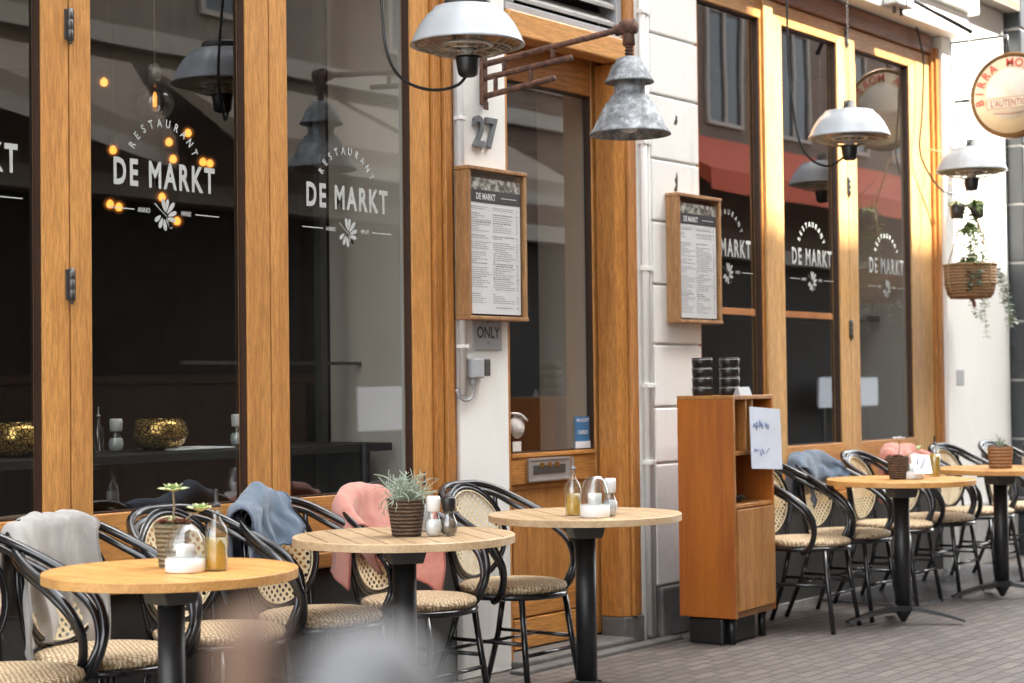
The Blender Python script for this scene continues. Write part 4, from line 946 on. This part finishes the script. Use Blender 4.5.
for i in range(150):
    a=R.uniform(0,2*PI) if i>5 else [3.6,1.2,3.3,5.0,1.0,3.9][i]; d=Vector((math.cos(a),math.sin(a),0)); P=[Vector((d.x*.02,d.y*.02,.115))]; el=R.uniform(.4,1.5); L=R.uniform(.06,.13); ang=el; cu=R.uniform(-.7,.7); q=P[0]
    if i<6: L=.16; cu=.38 if i%2 else .3; ang=1.35
    for k in range(8):
        q=q+(d*math.cos(ang)+Vector((0,0,math.sin(ang))))*L/8; ang-=cu*.6; d=Matrix.Rotation(R.uniform(-.6,.6),3,'Z')@d; P.append(q)
    m.tube(P,[.0026,.0011],5)
m.build('air_plant','silver_green',p2)
p4=potted((8.585,-.83,ZT_),'dark wicker pot with white flower on the table right of the cabinet','wicker',.044,.058,.115)
m=MB()
for i,(x,y) in enumerate(((.0,-.01),(.022,.015),(-.025,.0))): rosette(m,(x,y,.11),.035,8,.35,40+i)
m.build('succulent','redleaf',p4,recalc=False)
m=MB(); m.tube([(0,0,.11),(.003,-.01,.16),(-.006,-.01,.20)],.0022,6,smooth_n=3); m.tube([(.02,0,.11),(.06,-.04,.13),(.10,-.07,.15)],.0018,6,smooth_n=3); m.build('stem','twig',p4)
m=MB(); rosette(m,(-.006,-.01,.20),.040,6,.45,50); m.build('flower','salt',p4,recalc=False)
tuft('leaf_sprig','palegreen',p4,9,.03,.03,.008,.148,12,c=(.10,-.07))
p5=potted((9.90,-.86,ZT_),'brown basket pot with thin grassy plant on the farthest table','wickerb',.064,.072,.125)
tuft('leaves','silver_green',p5,46,.12,.075,.0022,.115,17,droop=.5)
m=MB(); m.add([(-.055,-.012,0),(.06,-.012,0),(.07,.012,.10),(-.048,.012,.105)],[(0,1,2,3)]); b=m.build('folded_card','paper',solid=.002,recalc=False); b.location=(8.60,-.955,.778); b.rotation_euler=(rad(-8),0,rad(-28)); tag(b,'white card with blue print leaning between pot and oil bottle','card')
m=MB(); m.tube([(-.02,-.016,.03),(.0,-.015,.045),(.01,-.011,.07),(.03,-.005,.075),(.02,-.002,.085)],.003,5); m.tube([(-.03,-.012,.05),(-.02,-.006,.075),(-.01,-.002,.09)],.003,5); q=m.build('blue_print','bluetext',b)
m=MB(); m.box((0,0,0),(.07,.002,.075)); b=m.build('menu_card','paper'); b.location=(10.13,-.93,.7515); b.rotation_euler=(0,0,rad(-45)); tag(b,'small white menu card at the right edge of the last table','card')
m=MB(); text_mb(m,'MENU',.022,T((.035,-.001,.045)),bold=.0008); text_mb(m,'dagkaart',.013,T((.035,-.001,.02))); m.build('card_print','ink',b)
# ------------------------------------------------------------------ cabinet
cb=thing('waiter_cabinet','tall orange varnished wooden service cabinet with open shelves beside the pilaster','cabinet',(7.437,-.515,0),rad(4.5))
W,Dp,z0,z1=.465,.30,.130,1.199
def cbx(name,mat,boxes,**k):
    m=MB()
    for a,b in boxes: m.box(a,b)
    return m.build(name,mat,cb,bevel=.003,**k)
t=.02
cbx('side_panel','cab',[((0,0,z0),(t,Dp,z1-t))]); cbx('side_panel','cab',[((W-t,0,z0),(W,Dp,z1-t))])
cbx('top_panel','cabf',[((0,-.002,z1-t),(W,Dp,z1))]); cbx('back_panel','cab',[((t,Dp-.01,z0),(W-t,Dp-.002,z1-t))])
cbx('bottom_panel','cabf',[((t,0.004,z0),(W-t,Dp-.011,z0+.03))])
cbx('shelf','cabf',[((t,.003,z1-.29),(W-t,Dp-.011,z1-.27))]); cbx('shelf','cabf',[((t,.003,z1-.545),(W-t,Dp-.011,z1-.525))])
cbx('divider','cabf',[((.155,.005,z1-.27),(.17,Dp-.011,z1-t))]); cbx('divider','cabf',[((.225,.005,z1-.27),(.24,Dp-.011,z1-t))]);cbx('divider','cabf',[((.24,.005,z1-.16),(W-t,Dp-.011,z1-.145))])
cbx('edge_band','cabf',[((.0005,-.0025,z0+.001),(t-.001,-.0002,z1-t-.001))])
cbx('cabinet_door','cabf',[((t+.003,-.012,z0+.034),(W-t-.003,.006,z1-.55))])
for x in (.06,W-.06):
    for y in (.05,Dp-.05):
        m=MB(); m.lathe([(.018,0.0),(.022,z0)],12,c=(x,y,0)); m.build('foot','plastic',cb)
m=MB(); m.box((0,0,0),(.35,.003,.30)); b=m.build('handwritten_sheet','sheet'); b.location=(7.55,-.552,.845); b.rotation_euler=(rad(-3),rad(3),rad(4)); tag(b,'white hand written sheet fixed to the front of the cabinet','sign')
m=MB()
R=random.Random(3)
for row,(zz,nw) in enumerate(((.20,3),(.07,3))):
    x=.03
    for wd in range(nw):
        P=[]
        for k in range(9): P.append((x+k*.006,-.002,zz+R.uniform(-.012,.03)+(.01 if k%2 else 0)))
        x+=.065; m.tube(P,.0016,4,smooth_n=3)
m.build('handwriting','bluetext',b)
for i,(x,y) in enumerate(((7.50,-.31),(7.635,-.385))):
    for k in range(4):
        o=thing('tumbler',['black stacked beaker, %s of the left stack on the cabinet','black stacked beaker, %s of the right stack on the cabinet'][i]%('bottom','second','third','topmost and uppermost')[k] if False else ('black ribbed tumbler, '+('lowest','second from below','third from below','topmost')[k]+' in the '+('left','right')[i]+' stack on the cabinet'),'cup',(x,y,z1+.0005+k*.0465),0,'black tumblers stacked on the cabinet')
        m=MB(); m.lathe([(.044,0),(.049,.002),(.0505,.040),(.0475,.042),(.0475,.0463)] if k<3 else [(.044,0),(.049,.002),(.0505,.042),(.047,.045),(.044,.02),(0,.018)],24); m.build('cup_body','plastic',o)
        m=MB(); m.tube([(.0505*math.cos(a*PI/12),.0505*math.sin(a*PI/12),.036) for a in range(24)],.0016,5,closed=True); m.build('rim','steel',o)
m=MB(); m.prism([(-.045,0),(.045,0),(.0,.0)] if False else [(-.02,0),(.02,0),(.004,.04),(-.004,.04)],-.062,.062,axis='x'); b=m.build('tent_card','galv'); b.location=(7.64,-.455,z1+.0005); b.rotation_euler=(0,0,rad(3)); tag(b,'small grey tent card in front of the tumbler stacks on the cabinet','card')
m=MB(); text_mb(m,'gereserveerd',.018,T((0,-.0125,.016))@Rx(rad(-22)),bold=.0004,xs=.95); m.build('card_print','whitep',b)
m=MB(); 
R=random.Random(4)
for k in range(5): m.tube([(R.uniform(-.07,.07),R.uniform(-.03,.03),.006+k*.004) for _ in range(2)],.005,6)
m.tube([(-.05,0,.018),(0,-.02,.026),(.05,.01,.02)],.007,6,smooth_n=3)
b=m.build('cutlery_bundle','grey'); b.location=(7.70,-.385,z1-.523); tag(b,'small bundle of dark cutlery on the open cabinet shelf','cutlery')
m=MB(); m.box((7.44,-.44,0),(7.76,-.25,.125)); tag(m.build('rubber_block','plastic',bevel=.01),'dark block on the pavement under the cabinet','block')
# ------------------------------------------------------------------ out of focus bollard close to the camera
o=thing('bollard','blurred grey street bollard with brown side close to the camera','bollard',(.376,-4.465,-.004))
m=MB(); m.lathe([(.05,0),(.05,.06),(.027,.08),(.0255,1.13),(.024,1.16),(.019,1.178),(.01,1.188),(0,1.19)],32); m.build('post','bollardgrey',o)
a=Vector((.60,-.80,0))
m=MB(); m.box((-.0065,-.018,.02),(.0065,.018,1.193)); b=m.build('side_plate','bollardbrown',o,bevel=.004); b.location=(-.0335*.602,.0335*.799,0); b.rotation_euler=(0,0,rad(-53))

# ------------------------------------------------------------------ camera, light
f,a,p,r,E,c=1778.,.64572,.02574,-.012107,1.2512,4.80
F=Vector((math.cos(a)*math.cos(p),math.sin(a)*math.cos(p),math.sin(p))); rt=Vector((math.sin(a),-math.cos(a),0)); u=rt.cross(F)
rt2=rt*math.cos(r)+u*math.sin(r); u2=-rt*math.sin(r)+u*math.cos(r)
cam=bpy.data.cameras.new('camera'); co=bpy.data.objects.new('camera',cam); col.objects.link(co)
co.matrix_world=Matrix(((rt2.x,u2.x,-F.x,0),(rt2.y,u2.y,-F.y,-c),(rt2.z,u2.z,-F.z,E),(0,0,0,1)))
cam.sensor_width=36; cam.lens=f/1024*36; cam.clip_start=.05; cam.clip_end=500
cam.dof.use_dof=True; cam.dof.focus_distance=6.4; cam.dof.aperture_fstop=4.0
sc.camera=co
SD=Vector((.38,-1.0,1.43)).normalized()   # towards the sun
w=bpy.data.worlds.new('World'); sc.world=w; w.use_nodes=True; nt=w.node_tree; bg=nt.nodes['Background']
sky=nt.nodes.new('ShaderNodeTexSky'); sky.sky_type='NISHITA'; sky.sun_disc=False; sky.sun_elevation=math.asin(SD.z); sky.sun_rotation=math.atan2(SD.x,SD.y)
sky.air_density=1.0; sky.dust_density=3.0; sky.ozone_density=1.0
hs=nt.nodes.new('ShaderNodeHueSaturation'); hs.inputs['Saturation'].default_value=.25; nt.links.new(sky.outputs[0],hs.inputs['Color']); mu=nt.nodes.new('ShaderNodeMix'); mu.data_type='RGBA'; mu.blend_type='MULTIPLY'; mu.inputs[0].default_value=1; mu.inputs[7].default_value=(1,1,.965,1); nt.links.new(hs.outputs[0],mu.inputs[6]); nt.links.new(mu.outputs[2],bg.inputs[0]); bg.inputs[1].default_value=.15
L=bpy.data.lights.new('sun','SUN'); L.energy=3.2; L.angle=rad(.5); L.color=(1,.93,.82); lo=bpy.data.objects.new('sun',L); col.objects.link(lo)
lo.rotation_euler=SD.to_track_quat('Z','Y').to_euler()
sc.view_settings.view_transform='Standard'; sc.view_settings.look='None'; sc.view_settings.gamma=1; sc.view_settings.exposure=3.32
sc.cycles.use_denoising=True; sc.cycles.max_bounces=10; sc.cycles.transparent_max_bounces=16; sc.cycles.diffuse_bounces=5; sc.cycles.caustics_reflective=False; sc.cycles.caustics_refractive=False
sc.cycles.sample_clamp_indirect=6
